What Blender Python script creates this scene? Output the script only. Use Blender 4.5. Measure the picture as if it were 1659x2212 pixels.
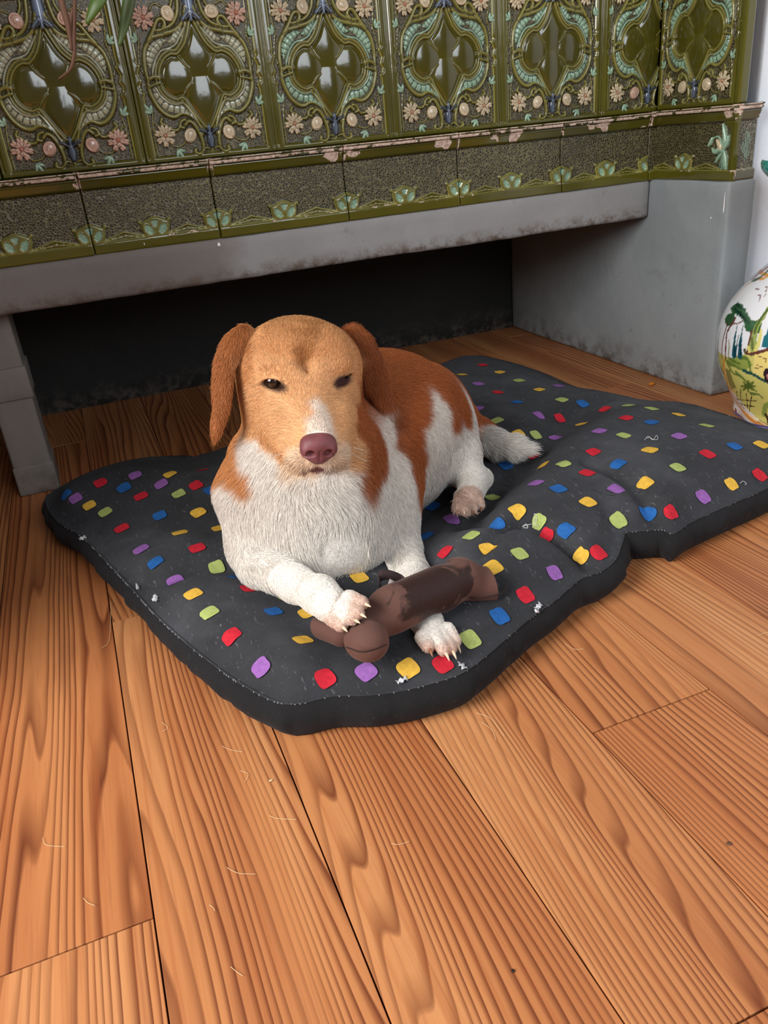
import bpy, bmesh, math, random
import numpy as np
from math import sin, cos, pi, radians
from mathutils import Matrix, Vector

# ------------------------------------------------------------------ camera
for o in list(bpy.data.objects): bpy.data.objects.remove(o)
scn = bpy.context.scene; COL = scn.collection
IW, IH, FPX = 1659, 2212, 1700.0
YAW, PITCH, ROLL = 0.33186, 0.45183, -0.099716
CAM = np.array([0, 0, 0.55])
fw = np.array([sin(YAW)*cos(PITCH), cos(YAW)*cos(PITCH), -sin(PITCH)])
rt = np.cross(fw, [0, 0, 1.0]); rt /= np.linalg.norm(rt); up = np.cross(rt, fw)
rt, up = rt*cos(ROLL)+up*sin(ROLL), -rt*sin(ROLL)+up*cos(ROLL)
cd = bpy.data.cameras.new('camera'); cam = bpy.data.objects.new('camera', cd); COL.objects.link(cam)
cam.matrix_world = Matrix([[rt[i], up[i], -fw[i], CAM[i]] for i in range(3)]+[[0, 0, 0, 1]])
cd.sensor_fit = 'VERTICAL'; cd.sensor_height = 24; cd.lens = FPX/IH*24; cd.clip_start = 0.02
scn.camera = cam
def ray(x, y): return fw*FPX+rt*(x-IW/2)-up*(y-IH/2)
def P(x, y, Y):                       # point seen at pixel x,y that stands at depth Y
    d = ray(x, y); return CAM+d*(Y/d[1])
def Q(x, y, z):                       # the same at height z
    d = ray(x, y); return CAM+d*((z-CAM[2])/d[2])
def scale_at(p): return FPX/((np.asarray(p)-CAM)@fw)

# ------------------------------------------------------------------ world, lights, exposure
wd = bpy.data.worlds.new('world'); scn.world = wd; wd.use_nodes = True
wd.node_tree.nodes['Background'].inputs[0].default_value = (0.62, 0.72, 0.85, 1)
wd.node_tree.nodes['Background'].inputs[1].default_value = 0.3
def area(name, loc, target, sx, sy, power, col):
    l = bpy.data.lights.new(name, 'AREA'); l.shape = 'RECTANGLE'; l.size = sx; l.size_y = sy; l.energy = power; l.color = col
    o = bpy.data.objects.new(name, l); COL.objects.link(o); o.location = loc
    o.rotation_euler = (Vector(target)-Vector(loc)).to_track_quat('-Z', 'Y').to_euler(); return o
area('window_daylight', (-1.58, 0.10, 1.40), (0.6, 0.8, 0.3), 1.15, 1.2, 66, (1.0, 0.98, 0.955))
area('window_daylight_front', (0.9, -1.46, 1.45), (0.9, 1.2, 0.5), 1.3, 1.1, 23, (0.86, 0.93, 1.0))
scn.view_settings.view_transform = 'Standard'; scn.view_settings.look = 'None'
scn.view_settings.gamma = 1; scn.view_settings.use_curve_mapping = False
scn.view_settings.exposure = 0.35
scn.cycles.use_denoising = True
scn.cycles.max_bounces = 7; scn.cycles.diffuse_bounces = 4; scn.cycles.glossy_bounces = 3
scn.cycles.sample_clamp_indirect = 6; scn.cycles.caustics_reflective = False; scn.cycles.caustics_refractive = False

# ------------------------------------------------------------------ helpers
def lin(r, g, b):
    f = lambda c: (c/255/12.92 if c <= 10 else ((c/255+.055)/1.055)**2.4)
    return (f(r), f(g), f(b), 1)
rng = np.random.default_rng(7)
def empty(name, loc=(0, 0, 0)):
    o = bpy.data.objects.new(name, None); COL.objects.link(o); o.location = loc; o.empty_display_size = .05
    return o
def tag(o, label=None, cat=None, group=None, kind=None):
    if label: o['label'] = label
    if cat: o['category'] = cat
    if group: o['group'] = group
    if kind: o['kind'] = kind
    return o
def link(name, me, mat=None, parent=None):
    o = bpy.data.objects.new(name, me); COL.objects.link(o)
    if mat: me.materials.append(mat)
    if parent:
        o.parent = parent; q = parent; off = Vector((0, 0, 0))
        while q: off += q.location; q = q.parent
        o.location = -off            # meshes are built in world coordinates
    return o
def npmesh(name, V, F, smooth=True, col=None):
    V = np.asarray(V, np.float32).reshape(-1, 3); F = np.asarray(F, np.int32)
    me = bpy.data.meshes.new(name); k = F.shape[1]
    me.vertices.add(len(V)); me.vertices.foreach_set('co', V.ravel())
    me.loops.add(F.size); me.loops.foreach_set('vertex_index', F.ravel())
    me.polygons.add(len(F)); me.polygons.foreach_set('loop_start', np.arange(0, F.size, k, dtype=np.int32))
    me.update(calc_edges=True); me.validate()
    me.polygons.foreach_set('use_smooth', np.full(len(me.polygons), smooth)); me.update()
    if col is not None:
        a = me.color_attributes.new('Col', 'FLOAT_COLOR', 'POINT')
        c = np.ones((len(V), 4), np.float32); c[:, :col.shape[-1]] = col.reshape(-1, col.shape[-1]); a.data.foreach_set('color', c.ravel())
    return me
def gridfaces(ny, nx, flip=False):
    i = np.arange(ny*nx).reshape(ny, nx)
    a, b, c, d = i[:-1, :-1].ravel(), i[:-1, 1:].ravel(), i[1:, 1:].ravel(), i[1:, :-1].ravel()
    return np.stack([a, d, c, b] if flip else [a, b, c, d], 1)
def bm_mesh(name, bm, smooth=False):
    me = bpy.data.meshes.new(name); bm.to_mesh(me); bm.free()
    if smooth: me.polygons.foreach_set('use_smooth', [True]*len(me.polygons))
    return me
def box(bm, a, b, bev=0):
    a = np.array(a, float); b = np.array(b, float)
    r = bmesh.ops.create_cube(bm, size=1, matrix=Matrix.Translation((a+b)/2) @ Matrix.Diagonal((*(b-a), 1)))
    if bev:
        es = list({e for v in r['verts'] for e in v.link_edges})
        bmesh.ops.bevel(bm, geom=es, offset=bev, segments=2, affect='EDGES', profile=.6)
def rough_box(name, a, b, mat, parent, step=.03, amp=.002, bev=.006, seed=0):
    bm = bmesh.new(); box(bm, a, b)
    L = np.array(b)-np.array(a)
    for ax in range(3):
        n = int(L[ax]/step)
        for k in range(1, n+1):
            p = list(a); p[ax] = a[ax]+L[ax]*k/(n+1); nn = [0, 0, 0]; nn[ax] = 1
            bmesh.ops.bisect_plane(bm, geom=bm.verts[:]+bm.edges[:]+bm.faces[:], plane_co=p, plane_no=nn)
    sh = [e for e in bm.edges if len(e.link_faces) == 2 and e.calc_face_angle(0) > 1]
    bmesh.ops.bevel(bm, geom=sh, offset=bev, segments=2, affect='EDGES', profile=.5)
    from mathutils import noise
    for v in bm.verts:
        n = noise.noise_vector(v.co*14+Vector((seed, 0, 0)))*.7+noise.noise_vector(v.co*45)*.3
        v.co += n*amp
    return link(name, bm_mesh(name, bm, True), mat, parent)
def catmull(pts, n=8):
    p = np.array(pts, float); q = np.vstack([2*p[0]-p[1], p, 2*p[-1]-p[-2]]); out = []
    for i in range(1, len(q)-2):
        t = np.linspace(0, 1, n, endpoint=False)[:, None]
        a, b, c, d = q[i-1], q[i], q[i+1], q[i+2]
        out.append(.5*((2*b)+(-a+c)*t+(2*a-5*b+4*c-d)*t**2+(-a+3*b-3*c+d)*t**3))
    return np.vstack(out+[p[-1:]])
def segdist(X, Y, pts):
    """distance to a polyline, and position along it 0..1"""
    best = np.full(X.shape, 1e9); tt = np.zeros(X.shape)
    seg = np.linalg.norm(np.diff(pts, axis=0), axis=1); cum = np.r_[0, np.cumsum(seg)]
    for i in range(len(pts)-1):
        a, b = pts[i], pts[i+1]; d = b-a; L = d@d+1e-12
        t = np.clip(((X-a[0])*d[0]+(Y-a[1])*d[1])/L, 0, 1)
        q = np.hypot(X-a[0]-t*d[0], Y-a[1]-t*d[1]); m = q < best
        best[m] = q[m]; tt[m] = ((cum[i]+t*seg[i])/cum[-1])[m]
    return best, tt
_lat = rng.random((64, 64, 16))
def vnoise(x, y, z=0):
    x = np.asarray(x, float); y = np.asarray(y, float); z = np.asarray(z, float)+np.zeros_like(x)
    xi, yi, zi = [np.floor(a).astype(int) for a in (x, y, z)]; f = [a-np.floor(a) for a in (x, y, z)]
    f = [t*t*(3-2*t) for t in f]; r = 0
    for dx in (0, 1):
        for dy in (0, 1):
            for dz in (0, 1):
                w = (f[0] if dx else 1-f[0])*(f[1] if dy else 1-f[1])*(f[2] if dz else 1-f[2])
                r = r+w*_lat[(xi+dx) % 64, (yi+dy) % 64, (zi+dz) % 16]
    return r
def fbm(x, y, z=0, o=4):
    s = 0; a = .5
    for k in range(o): s = s+a*vnoise(x*2**k+17*k, y*2**k+5*k, z*2**k if np.ndim(z) else z*2**k); a /= 2
    return s/(1-.5**o)
def tube(pts, r, n=8, name='tube', taper=None):
    pts = np.array(pts, float); m = len(pts); V = []
    T = np.gradient(pts, axis=0); T /= np.linalg.norm(T, axis=1)[:, None]+1e-9
    up0 = np.array([0, 0, 1.0]) if abs(T[0][2]) < .9 else np.array([1.0, 0, 0])
    rr = np.full(m, r) if np.ndim(r) == 0 else np.array(r)
    for i in range(m):
        a = np.cross(T[i], up0); a /= np.linalg.norm(a)+1e-9; b = np.cross(a, T[i])
        for k in range(n):
            t = 2*pi*k/n; V.append(pts[i]+rr[i]*(a*cos(t)+b*sin(t)))
    F = [[i*n+k, i*n+(k+1) % n, (i+1)*n+(k+1) % n, (i+1)*n+k] for i in range(m-1) for k in range(n)]
    return np.array(V), np.array(F)
def join(parts):
    V = []; F = []; o = 0
    for v, f in parts: V.append(np.asarray(v)); F.append(np.asarray(f)+o); o += len(v)
    return np.vstack(V), np.vstack(F)

# ------------------------------------------------------------------ materials
class NT:
    def __init__(s, name):
        s.m = bpy.data.materials.new(name); s.m.use_nodes = True; s.t = s.m.node_tree; s.b = s.t.nodes['Principled BSDF']
    def n(s, t, **kw):
        o = s.t.nodes.new(t)
        for k, v in kw.items():
            if k.startswith('i_'):
                key = k[2:]; key = int(key) if key.isdigit() else key.replace('_', ' ')
                s.set(o.inputs[key], v)
            else: setattr(o, k, v)
        return o
    def set(s, sock, v):
        if isinstance(v, bpy.types.NodeSocket): s.t.links.new(v, sock)
        else: sock.default_value = v
    def math(s, op, a, b=0.0, c=0.0, clamp=False):
        o = s.t.nodes.new('ShaderNodeMath'); o.operation = op; o.use_clamp = clamp
        s.set(o.inputs[0], a); s.set(o.inputs[1], b); s.set(o.inputs[2], c); return o.outputs[0]
    def mix(s, f, a, b, mode='MIX'):
        o = s.t.nodes.new('ShaderNodeMix'); o.data_type = 'RGBA'; o.blend_type = mode
        s.set(o.inputs[0], f); s.set(o.inputs[6], a); s.set(o.inputs[7], b); return o.outputs[2]
    def ramp(s, f, stops, interp='LINEAR'):
        o = s.t.nodes.new('ShaderNodeValToRGB'); s.set(o.inputs[0], f); e = o.color_ramp.elements; o.color_ramp.interpolation = interp
        while len(e) > 1: e.remove(e[-1])
        e[0].position = stops[0][0]; e[0].color = stops[0][1]
        for p, c in stops[1:]: k = e.new(p); k.color = c
        return o.outputs[0]
    def noise(s, vec, scale, detail=4, rough=.5, dist=0):
        o = s.t.nodes.new('ShaderNodeTexNoise'); s.set(o.inputs['Vector'], vec) if vec is not None else None
        o.inputs['Scale'].default_value = scale; o.inputs['Detail'].default_value = detail
        o.inputs['Roughness'].default_value = rough; o.inputs['Distortion'].default_value = dist
        return o.outputs[0]
    def geo(s): return s.n('ShaderNodeNewGeometry').outputs['Position']
    def obj(s): return s.n('ShaderNodeTexCoord').outputs['Object']
    def scl(s, v, x, y, z, add=None):
        o = s.t.nodes.new('ShaderNodeVectorMath'); o.operation = 'MULTIPLY'; s.set(o.inputs[0], v); o.inputs[1].default_value = (x, y, z)
        r = o.outputs[0]
        if add is not None:
            q = s.t.nodes.new('ShaderNodeVectorMath'); q.operation = 'ADD'; s.set(q.inputs[0], r); s.set(q.inputs[1], add); r = q.outputs[0]
        return r
    def bump(s, h, strength=.5, dist=.002, normal=None):
        o = s.t.nodes.new('ShaderNodeBump'); o.inputs['Strength'].default_value = strength; o.inputs['Distance'].default_value = dist
        s.set(o.inputs['Height'], h)
        if normal is not None: s.set(o.inputs['Normal'], normal)
        s.t.links.new(o.outputs[0], s.b.inputs['Normal']); return o.outputs[0]
    def out(s, **kw):
        for k, v in kw.items(): s.set(s.b.inputs[k.replace('_', ' ')], v)
        return s.m
def simple(name, rgb, rough=.6, **kw):
    t = NT(name); return t.out(Base_Color=lin(*rgb), Roughness=rough, **kw)
BLK = (0, 0, 0, 1); WHT = (1, 1, 1, 1)
def grey(v): return (v, v, v, 1)

def wood_mat():
    t = NT('floor_wood'); rnd = t.n('ShaderNodeObjectInfo').outputs['Random']
    off = t.n('ShaderNodeCombineXYZ', i_0=t.math('MULTIPLY', rnd, 37.0), i_1=t.math('MULTIPLY', rnd, 91.0), i_2=t.math('MULTIPLY', rnd, 53.0)).outputs[0]
    v = t.obj(); vx = t.n('ShaderNodeSeparateXYZ', i_0=v).outputs[0]
    warp = t.noise(t.scl(v, 6.5, .75, 1, off), 1.0, 1.2, .4)
    warp2 = t.noise(t.scl(v, 26, 4.5, 1, off), 1.0, 2, .5)
    warp3 = t.noise(t.scl(v, 2.5, 1.8, 1, off), 1.0, 0, .5)
    f = t.math('ADD', t.math('MULTIPLY', vx, 120.0), t.math('MULTIPLY', warp, t.math('MULTIPLY_ADD', t.math('FRACT', t.math('MULTIPLY', rnd, 7.3)), 24.0, 5.0)))
    f = t.math('ADD', f, t.math('MULTIPLY', warp2, .8))
    f = t.math('ADD', f, t.math('MULTIPLY', warp3, 4.0))
    f = t.math('ADD', f, t.math('MULTIPLY', t.noise(t.scl(v, 17, .35, 1, off), 1.0, 1, .5), 9.0))
    fr = t.math('FRACT', f)
    line = t.ramp(fr, [(0, grey(.05)), (.45, grey(.12)), (.78, grey(.75)), (.9, grey(1)), (.96, grey(.6)), (1, grey(.05))])
    fine = t.noise(t.scl(v, 420, 9, 1, off), 1.0, 2, .6)
    fine2 = t.noise(t.scl(v, 150, 3, 1, off), 1.0, 2, .6)
    amt = t.ramp(t.noise(t.scl(v, 18, 1.5, 1, off), 1.0, 2, .5), [(.30, grey(.35)), (.58, grey(1))])
    base = t.ramp(t.noise(t.scl(v, 14, 1.1, 1, off), 1.0, 3, .5), [(.25, lin(214, 154, 102)), (.5, lin(196, 131, 82)), (.75, lin(168, 102, 62))])
    base = t.mix(t.math('MULTIPLY', rnd, .45), base, lin(196, 120, 68))
    dk = t.mix(t.math('MULTIPLY', line, amt), base, lin(108, 54, 30))
    dk = t.mix(t.ramp(fine2, [(.5, grey(0)), (.75, grey(.5))]), dk, lin(158, 86, 46))
    dk = t.mix(t.ramp(fine, [(.55, grey(0)), (.8, grey(.35))]), dk, lin(120, 62, 34))
    smut = t.ramp(t.noise(t.scl(v, 22, 2.2, 1, off), 1.0, 3, .6), [(.66, grey(0)), (.8, grey(.5))])
    dk = t.mix(smut, dk, lin(92, 52, 36))
    t.bump(t.math('ADD', t.math('MULTIPLY', line, -.5), fine), .12, .0006)
    return t.out(Base_Color=dk, Roughness=t.ramp(fine, [(.3, grey(.42)), (.8, grey(.55))]), Specular_IOR_Level=.35)
M_wood = wood_mat()

def plaster(name, c1, c2, dirt, wear=.35, dscale=7, rough=.62):
    t = NT(name); g = t.geo()
    c = t.mix(t.ramp(t.noise(g, 5, 5, .6), [(.35, BLK), (.65, WHT)]), lin(*c1), lin(*c2))
    d = t.ramp(t.noise(g, dscale, 8, .72, .4), [(.60, BLK), (.68, grey(wear))])
    c = t.mix(d, c, lin(*dirt))
    sp = t.ramp(t.noise(g, 75, 3, .5), [(.70, BLK), (.74, grey(.5))])
    c = t.mix(sp, c, lin(*dirt))
    z = t.n('ShaderNodeSeparateXYZ', i_0=g).outputs[2]                      # scuffs gather along the floor
    low = t.math('MULTIPLY', t.ramp(z, [(0, WHT), (.03, grey(.5)), (.07, BLK)]), t.ramp(t.noise(g, 30, 5, .7), [(.45, BLK), (.62, WHT)]))
    c = t.mix(low, c, lin(92, 84, 78))
    if name == 'beam_paint':                                                # an older brown coat shows on the left stretch, and the lower arris is chipped
        x = t.n('ShaderNodeSeparateXYZ', i_0=g).outputs[0]; nn_ = t.noise(g, 9, 4, .6)
        c = t.mix(t.ramp(t.math('ADD', x, t.math('MULTIPLY', nn_, .12)), [(.30, grey(.75)), (.36, BLK)]), c, lin(112, 103, 96))
        c = t.mix(t.math('MULTIPLY', t.ramp(z, [(.340, WHT), (.362, BLK)]), t.ramp(t.noise(g, 40, 6, .7), [(.44, BLK), (.60, WHT)])), c, lin(104, 90, 80))
    t.bump(t.math('ADD', t.noise(g, 22, 6, .6), t.math('MULTIPLY', t.noise(g, 160, 3, .5), .25)), .35, .004)
    return t.out(Base_Color=c, Roughness=rough, Specular_IOR_Level=.35)
M_grey = plaster('grey_painted_plaster', (140, 147, 151), (154, 160, 163), (120, 116, 112), .35)
M_greybrown = plaster('worn_grey_paint', (122, 115, 108), (134, 128, 122), (94, 86, 80), .5)
M_beam = plaster('beam_paint', (138, 137, 136), (152, 152, 152), (112, 100, 92), .55, 9)
M_back = plaster('niche_shade_plaster', (30, 30, 28), (38, 38, 36), (22, 22, 21), .4)  # near-black base colour stands in for the shade inside the niche
M_white = plaster('white_wall_paint', (226, 234, 242), (234, 240, 246), (212, 222, 230), .3)
M_room = simple('room_paint', (128, 122, 114), .8)
M_mint = plaster('mint_paint_edge', (176, 196, 184), (188, 204, 194), (150, 160, 150), .4)

def glaze_mat():
    t = NT('majolica_glaze'); a = t.n('ShaderNodeVertexColor', layer_name='Col')
    g = t.geo(); col = a.outputs[0]; mask = a.outputs[1]          # alpha 1 = smooth glaze, .5 = pebbled ground, 0 = bare chipped clay
    peb = t.math('COMPARE', mask, .5, .2); bare = t.math('LESS_THAN', mask, .2)
    vn = t.n('ShaderNodeTexVoronoi', i_Vector=t.scl(g, 1, 1, 1), i_Scale=250.0); vn.feature = 'DISTANCE_TO_EDGE'; dist = vn.outputs['Distance']
    cell = t.ramp(dist, [(.05, WHT), (.20, BLK)])
    ridge = t.mix(t.math('MULTIPLY', peb, 1.0), col, t.mix(cell, lin(20, 20, 10), t.mix(.38, t.mix(1.0, col, grey(1.5), 'MULTIPLY'), lin(136, 128, 92))))
    vary = t.ramp(t.noise(g, 9, 3, .5), [(.3, grey(.78)), (.7, grey(1.12))])
    c = t.mix(1.0, ridge, vary, 'MULTIPLY')
    clay = t.ramp(t.noise(g, 210, 4, .6), [(.35, lin(158, 130, 114)), (.5, lin(204, 180, 164)), (.7, lin(228, 210, 196))])
    c = t.mix(bare, c, clay)
    h = t.math('ADD', t.math('MULTIPLY', t.math('MULTIPLY', cell, peb), 1.0), t.math('MULTIPLY', t.noise(g, 60, 2, .5), .12))
    h = t.math('ADD', h, t.math('MULTIPLY', bare, t.noise(g, 300, 3, .6)))
    t.bump(h, .38, .0010)
    return t.out(Base_Color=c, Roughness=t.math('ADD', t.math('MULTIPLY_ADD', bare, .6, .12), t.math('MULTIPLY', peb, .22)), Specular_IOR_Level=t.math('MULTIPLY_ADD', bare, -.4, .6),
                 Coat_Weight=t.math('MULTIPLY', t.math('SUBTRACT', 1.0, t.math('ADD', bare, peb), clamp=True), .25), Coat_Roughness=.04)
M_glaze = glaze_mat()

# ------------------------------------------------------------------ floor: planks, each its own piece
W = .14265; X0 = -.0627
floor = empty('floor'); tag(floor, kind='structure')
bm = bmesh.new(); box(bm, (-2.0, -1.7, -.05), (2.4, 2.3, -.0125)); link('subfloor', bm_mesh('subfloor', bm), simple('dark_subfloor', (28, 18, 12), .9), floor)
joints = {-1: .481, 0: .957, 2: .229, 3: .5007, 1: .36-.55, 4: 1.55, 5: .95, 6: .3, -2: 1.05, -3: .7, -4: .2, -5: 1.1}
PL = 1.27
for k in range(-12, 17):
    x0 = X0+k*W; j = joints.get(k, (k*.53) % 1.2); y = j
    while y > -1.6: y -= PL
    while y < 2.05:
        a, b = max(y, -1.65), min(y+PL, 2.2)
        if b-a > .05:
            bm = bmesh.new(); g = .0007
            box(bm, (x0+g, a+g, -.012), (x0+W-g, b-g, 0), .0006)
            bmesh.ops.translate(bm, verts=bm.verts, vec=(-x0, -a, 0))
            o = bpy.data.objects.new('plank', bm_mesh('plank', bm)); COL.objects.link(o); o.data.materials.append(M_wood)
            o.parent = floor; o.location = (x0, a, rng.uniform(-.0002, .0002))
        y += PL

# ------------------------------------------------------------------ room shell
def wall(name, a, b, mat):
    bm = bmesh.new(); box(bm, a, b); return tag(link(name, bm_mesh(name, bm), mat), kind='structure')
wb = rough_box('wall_back', (1.213, 1.236, 0), (2.45, 1.32, 2.3), M_white, None, .06, .003, .004); tag(wb, kind='structure')
wall('wall_rear', (-1.7, 2.0215, 0), (2.4, 2.1, 2.3), M_room)
wall('wall_right', (2.35, -1.6, 0), (2.43, 1.3, 2.3), M_white)
wall('ceiling', (-1.75, -1.7, 2.3), (2.45, 2.1, 2.36), simple('ceiling_paint', (160, 158, 155), .9))
def window_wall(name, wname, axis, c, lo, hi, w0, w1, z0, z1):
    bm = bmesh.new(); t = .06 if c < 0 else -.06
    def bx(u0, u1, a, b):
        if axis == 'x': box(bm, (min(c, c-t), u0, a), (max(c, c-t), u1, b))
        else: box(bm, (u0, min(c, c-t), a), (u1, max(c, c-t), b))
    bx(lo, w0, 0, 2.3); bx(w1, hi, 0, 2.3); bx(w0, w1, 0, z0); bx(w0, w1, z1, 2.3)
    tag(link(name, bm_mesh(name, bm), M_room), kind='structure')
    e = empty(wname); tag(e, kind='structure'); bm = bmesh.new()
    d = c-.02
    def fx(u0, u1, a, b):
        if axis == 'x': box(bm, (d-.015, u0, a), (d+.015, u1, b), .003)
        else: box(bm, (u0, d-.015, a), (u1, d+.015, b), .003)
    fx(w0, w0+.05, z0, z1); fx(w1-.05, w1, z0, z1); fx(w0, w1, z0, z0+.05); fx(w0, w1, z1-.05, z1); fx((w0+w1)/2-.03, (w0+w1)/2+.03, z0, z1)
    link('window_frame', bm_mesh('window_frame', bm), simple('window_paint', (235, 235, 232), .4), e)
window_wall('wall_left', 'window_1', 'x', -1.68, -1.65, 2.05, -.55, .75, .75, 2.05)
window_wall('wall_front', 'window_2', 'y', -1.6, -1.7, 2.4, .2, 1.6, .85, 2.05)
wall('added_shade_wall', (-1.65, .78, 0), (-.43, 1.36, 2.3), M_room)  # unseen wall block, added to shade the stove's left side

# ------------------------------------------------------------------ tiled stove
stove = empty('tiled_stove', (.5, 1.45, 0))
tag(stove, 'green majolica tiled stove with floral relief tiles on a grey plastered base with open niche', 'stove')
ZB = .407
rough_box('beam', (-.75, 1.430, .333), (1.140, 2.012, ZB), M_beam, stove, .022, .0022, .007, 3)
rough_box('pillar', (1.1415, 1.2115, 0), (1.203, 2.012, ZB), M_grey, stove, .022, .0018, .006, 8)
rough_box('pillar_edge_strip', (1.2035, 1.222, 0), (1.213, 1.236, ZB-.004), M_mint, stove, .03, .0012, .003, 5)
rough_box('leg', (-.187, 1.492, .03), (-.121, 1.58, .3325), M_greybrown, stove, .02, .0014, .004, 9)
for nm, z0, z1, e in (('leg_foot', 0, .056, .002), ('leg_band', .178, .236, .0035)):
    rough_box(nm, (-.187-e, 1.492-e, z0), (-.121+e, 1.58, z1), M_greybrown, stove, .02, .0012, .003, 11)
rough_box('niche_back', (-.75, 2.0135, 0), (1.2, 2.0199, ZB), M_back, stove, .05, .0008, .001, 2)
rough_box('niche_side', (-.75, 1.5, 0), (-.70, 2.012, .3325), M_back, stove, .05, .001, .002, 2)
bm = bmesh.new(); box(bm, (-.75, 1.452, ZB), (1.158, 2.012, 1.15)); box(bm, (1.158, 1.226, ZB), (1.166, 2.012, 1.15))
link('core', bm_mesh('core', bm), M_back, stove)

OLIVE = np.array(lin(88, 84, 22)[:3]); OLIVED = np.array(lin(48, 46, 14)[:3]); RIDGE = np.array(lin(126, 122, 62)[:3])
FIELD = np.array(lin(72, 66, 36)[:3]); MINT = np.array(lin(150, 184, 158)[:3]); CREAM = np.array(lin(206, 190, 158)[:3])
BLUEG = np.array(lin(96, 110, 130)[:3]); DARK = np.array(lin(22, 24, 14)[:3])

def frieze_fields(w, nx=None, plain=False, plant=False, seed=0):
    """relief (towards viewer, m) and colour over a frieze tile of width w, z from 0 to .1265"""
    nx = nx or int(w/.00115); nz = 116; H_ = .1265
    u = np.linspace(-w/2, w/2, nx); z = np.linspace(0, H_, nz); U, Z = np.meshgrid(u, z)
    zb = [0, .001, .003, .0165, .019, .0195, .097, .0985, .100, .1015, .113, .1145, .1155, .118, .121, .1222, .1235, .1255, .1265]
    hb = [.002, .0068, .0082, .0082, .006, .0020, .0020, .0018, .0040, .0062, .0098, .0112, .0088, .0150, .0152, .0128, .0165, .0170, .0120]
    D = np.interp(Z, zb, hb); C = np.empty(U.shape+(3,)); A = np.ones(U.shape)
    C[:] = OLIVE; fld = (Z > .0195) & (Z < .098); C[fld] = FIELD; A[fld] = .5
    C[(Z > .0965) & (Z < .0995)] = DARK; C[(Z > .0185) & (Z < .0205)] = RIDGE*1.3
    C[(Z >= .0995) & (Z < .1145)] = OLIVE*.8; C[(Z > .1147) & (Z < .1162)] = DARK; C[Z >= .1162] = OLIVE*.55
    # chipped mouldings: bare clay where the glaze has come off
    n = fbm(U*95+seed*7, Z*210, seed, 4)
    chip = ((Z > .1168) & (Z < .1222) & (n > .36)) | ((Z > .1232) & (Z < .1262) & (n > .37))
    big = fbm(U*28+seed*3.3, Z*45+9, seed+1, 3)
    chip |= (Z > .1005) & (Z < .117) & (big > .72)
    chip |= ((np.abs(np.abs(U)-w/2) < .0035+.006*(big-.4)) & (Z > .098) & (n > .48))
    A[chip] = 0; D[chip] -= .0009
    # small edge chips on the lower strip
    low = (np.abs(Z-.0185) < .002) & (n > .70); A[low] = 0
    cs = [-w/2, 0, w/2] if not plain else []
    if plant: cs = [-.02]
    for c in cs:
        x = (U-c)*1000; y = (Z-.0185)*1000
        ax = np.abs(x)
        # outline: pointed crown with two horns
        topl = 32-.0*ax-ax*.42-np.maximum(0, 6-ax)*.25; side = 23.5-.018*(y-16)**2
        inside = (y > -.5) & (y < topl) & (ax < side)
        horn = (np.hypot(ax-24, y-24) < 3.2)
        rim = np.minimum(np.minimum(topl-y, side-ax), y+3.5)
        hh = np.where(inside, np.clip(rim/2.2, 0, 1), 0)
        D = np.maximum(D, .0020+.0058*hh*(inside)); out_ = (y > -.5) & (y < topl+1.8) & (ax < side+1.8) & ~inside & (Z > .0205); C[out_] = DARK; A[out_] = 1; C[inside] = RIDGE*.8; A[inside] = 1
        C[inside & (rim < 1.3)] = RIDGE*1.4
        D = np.where(horn, np.maximum(D, .0062), D); C[horn] = RIDGE; A[horn] = 1
        for sx in (-1, 1):
            ca, sa = cos(.62*sx), sin(.62*sx); dx, dy = x-sx*11.5, y-11
            a_, b_ = dx*ca-dy*sa, dx*sa+dy*ca
            r = np.hypot(a_/5.6, b_/9.0); m = (r < 1) & inside
            D[m] = .0046-.0004*0; C[m] = MINT*(.62+.6*(vnoise(U*700, Z*700)[m][:, None])); 
            m2 = (r >= 1) & (r < 1.22) & inside; D[m2] = .0082; C[m2] = RIDGE*1.2
        m = (ax < 1.5+(y-14)*.52) & (y > 15) & (y < topl-5.5) & inside
        D[m] = .0048; C[m] = MINT*(.6+.5*(vnoise(U*700, Z*700)[m][:, None]))
        if c == 0 and False: pass
    # tent shaped wave line between the motifs
    if cs:
        c0 = cs[0]; per = w/2 if len(cs) > 1 else .12
        ph = np.abs(((U-c0)/per) % 1-.5)*2      # 1 at motifs, 0 half way
        for hgt, th in ((.0305, .00085), (.0235, .0007)):
            zl = .0195+(hgt-.0195)*np.clip(1-ph*1.15, 0, 1)**1.35
            m = (np.abs(Z-zl) < th*1.3) & (ph < .72); D[m] = np.maximum(D[m], .0044); C[m] = RIDGE*1.25; A[m] = 1
        fillm = (Z < .0195+.011*np.clip(1-ph*1.15, 0, 1)**1.35) & (Z > .0195) & (ph < .8) & (A == .5); C[fillm] = OLIVE*.7; A[fillm] = 1; D[fillm] = np.maximum(D[fillm], .0030)
    if plant:
        # rounded panel corner, and a modelled plant in mint
        x = U*1000; y = Z*1000
        rr = np.hypot(np.maximum(x-(w*500-27), 0), np.maximum(y-77, 0)); lim = (x > w*500-27) & (y > 77) & (rr > 17)
        fr = ((x > w*500-9.5) | lim) & (Z > .0195) & (Z < .1); D[fr] = .0075; C[fr] = OLIVE*.75; A[fr] = 1
        px = w*500-24
        def leaf(pts, r, col, h):
            nonlocal D
            d, t = segdist(x, y, catmull(pts, 6)); rad = r*(np.sin(np.clip(t, .04, .96)*pi)**.6+.15); v = np.clip(1-(d/rad)**2, 0, 1)
            m = v > 0; D = np.where(m, np.maximum(D, .0025+h*np.sqrt(v)), D); C[m] = col*(.75+.4*v[m][:, None]); A[m] = 1
        leaf([(px, 52), (px-1, 70), (px-5, 84), (px-8, 96)], 4.5, MINT, .006)
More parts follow.
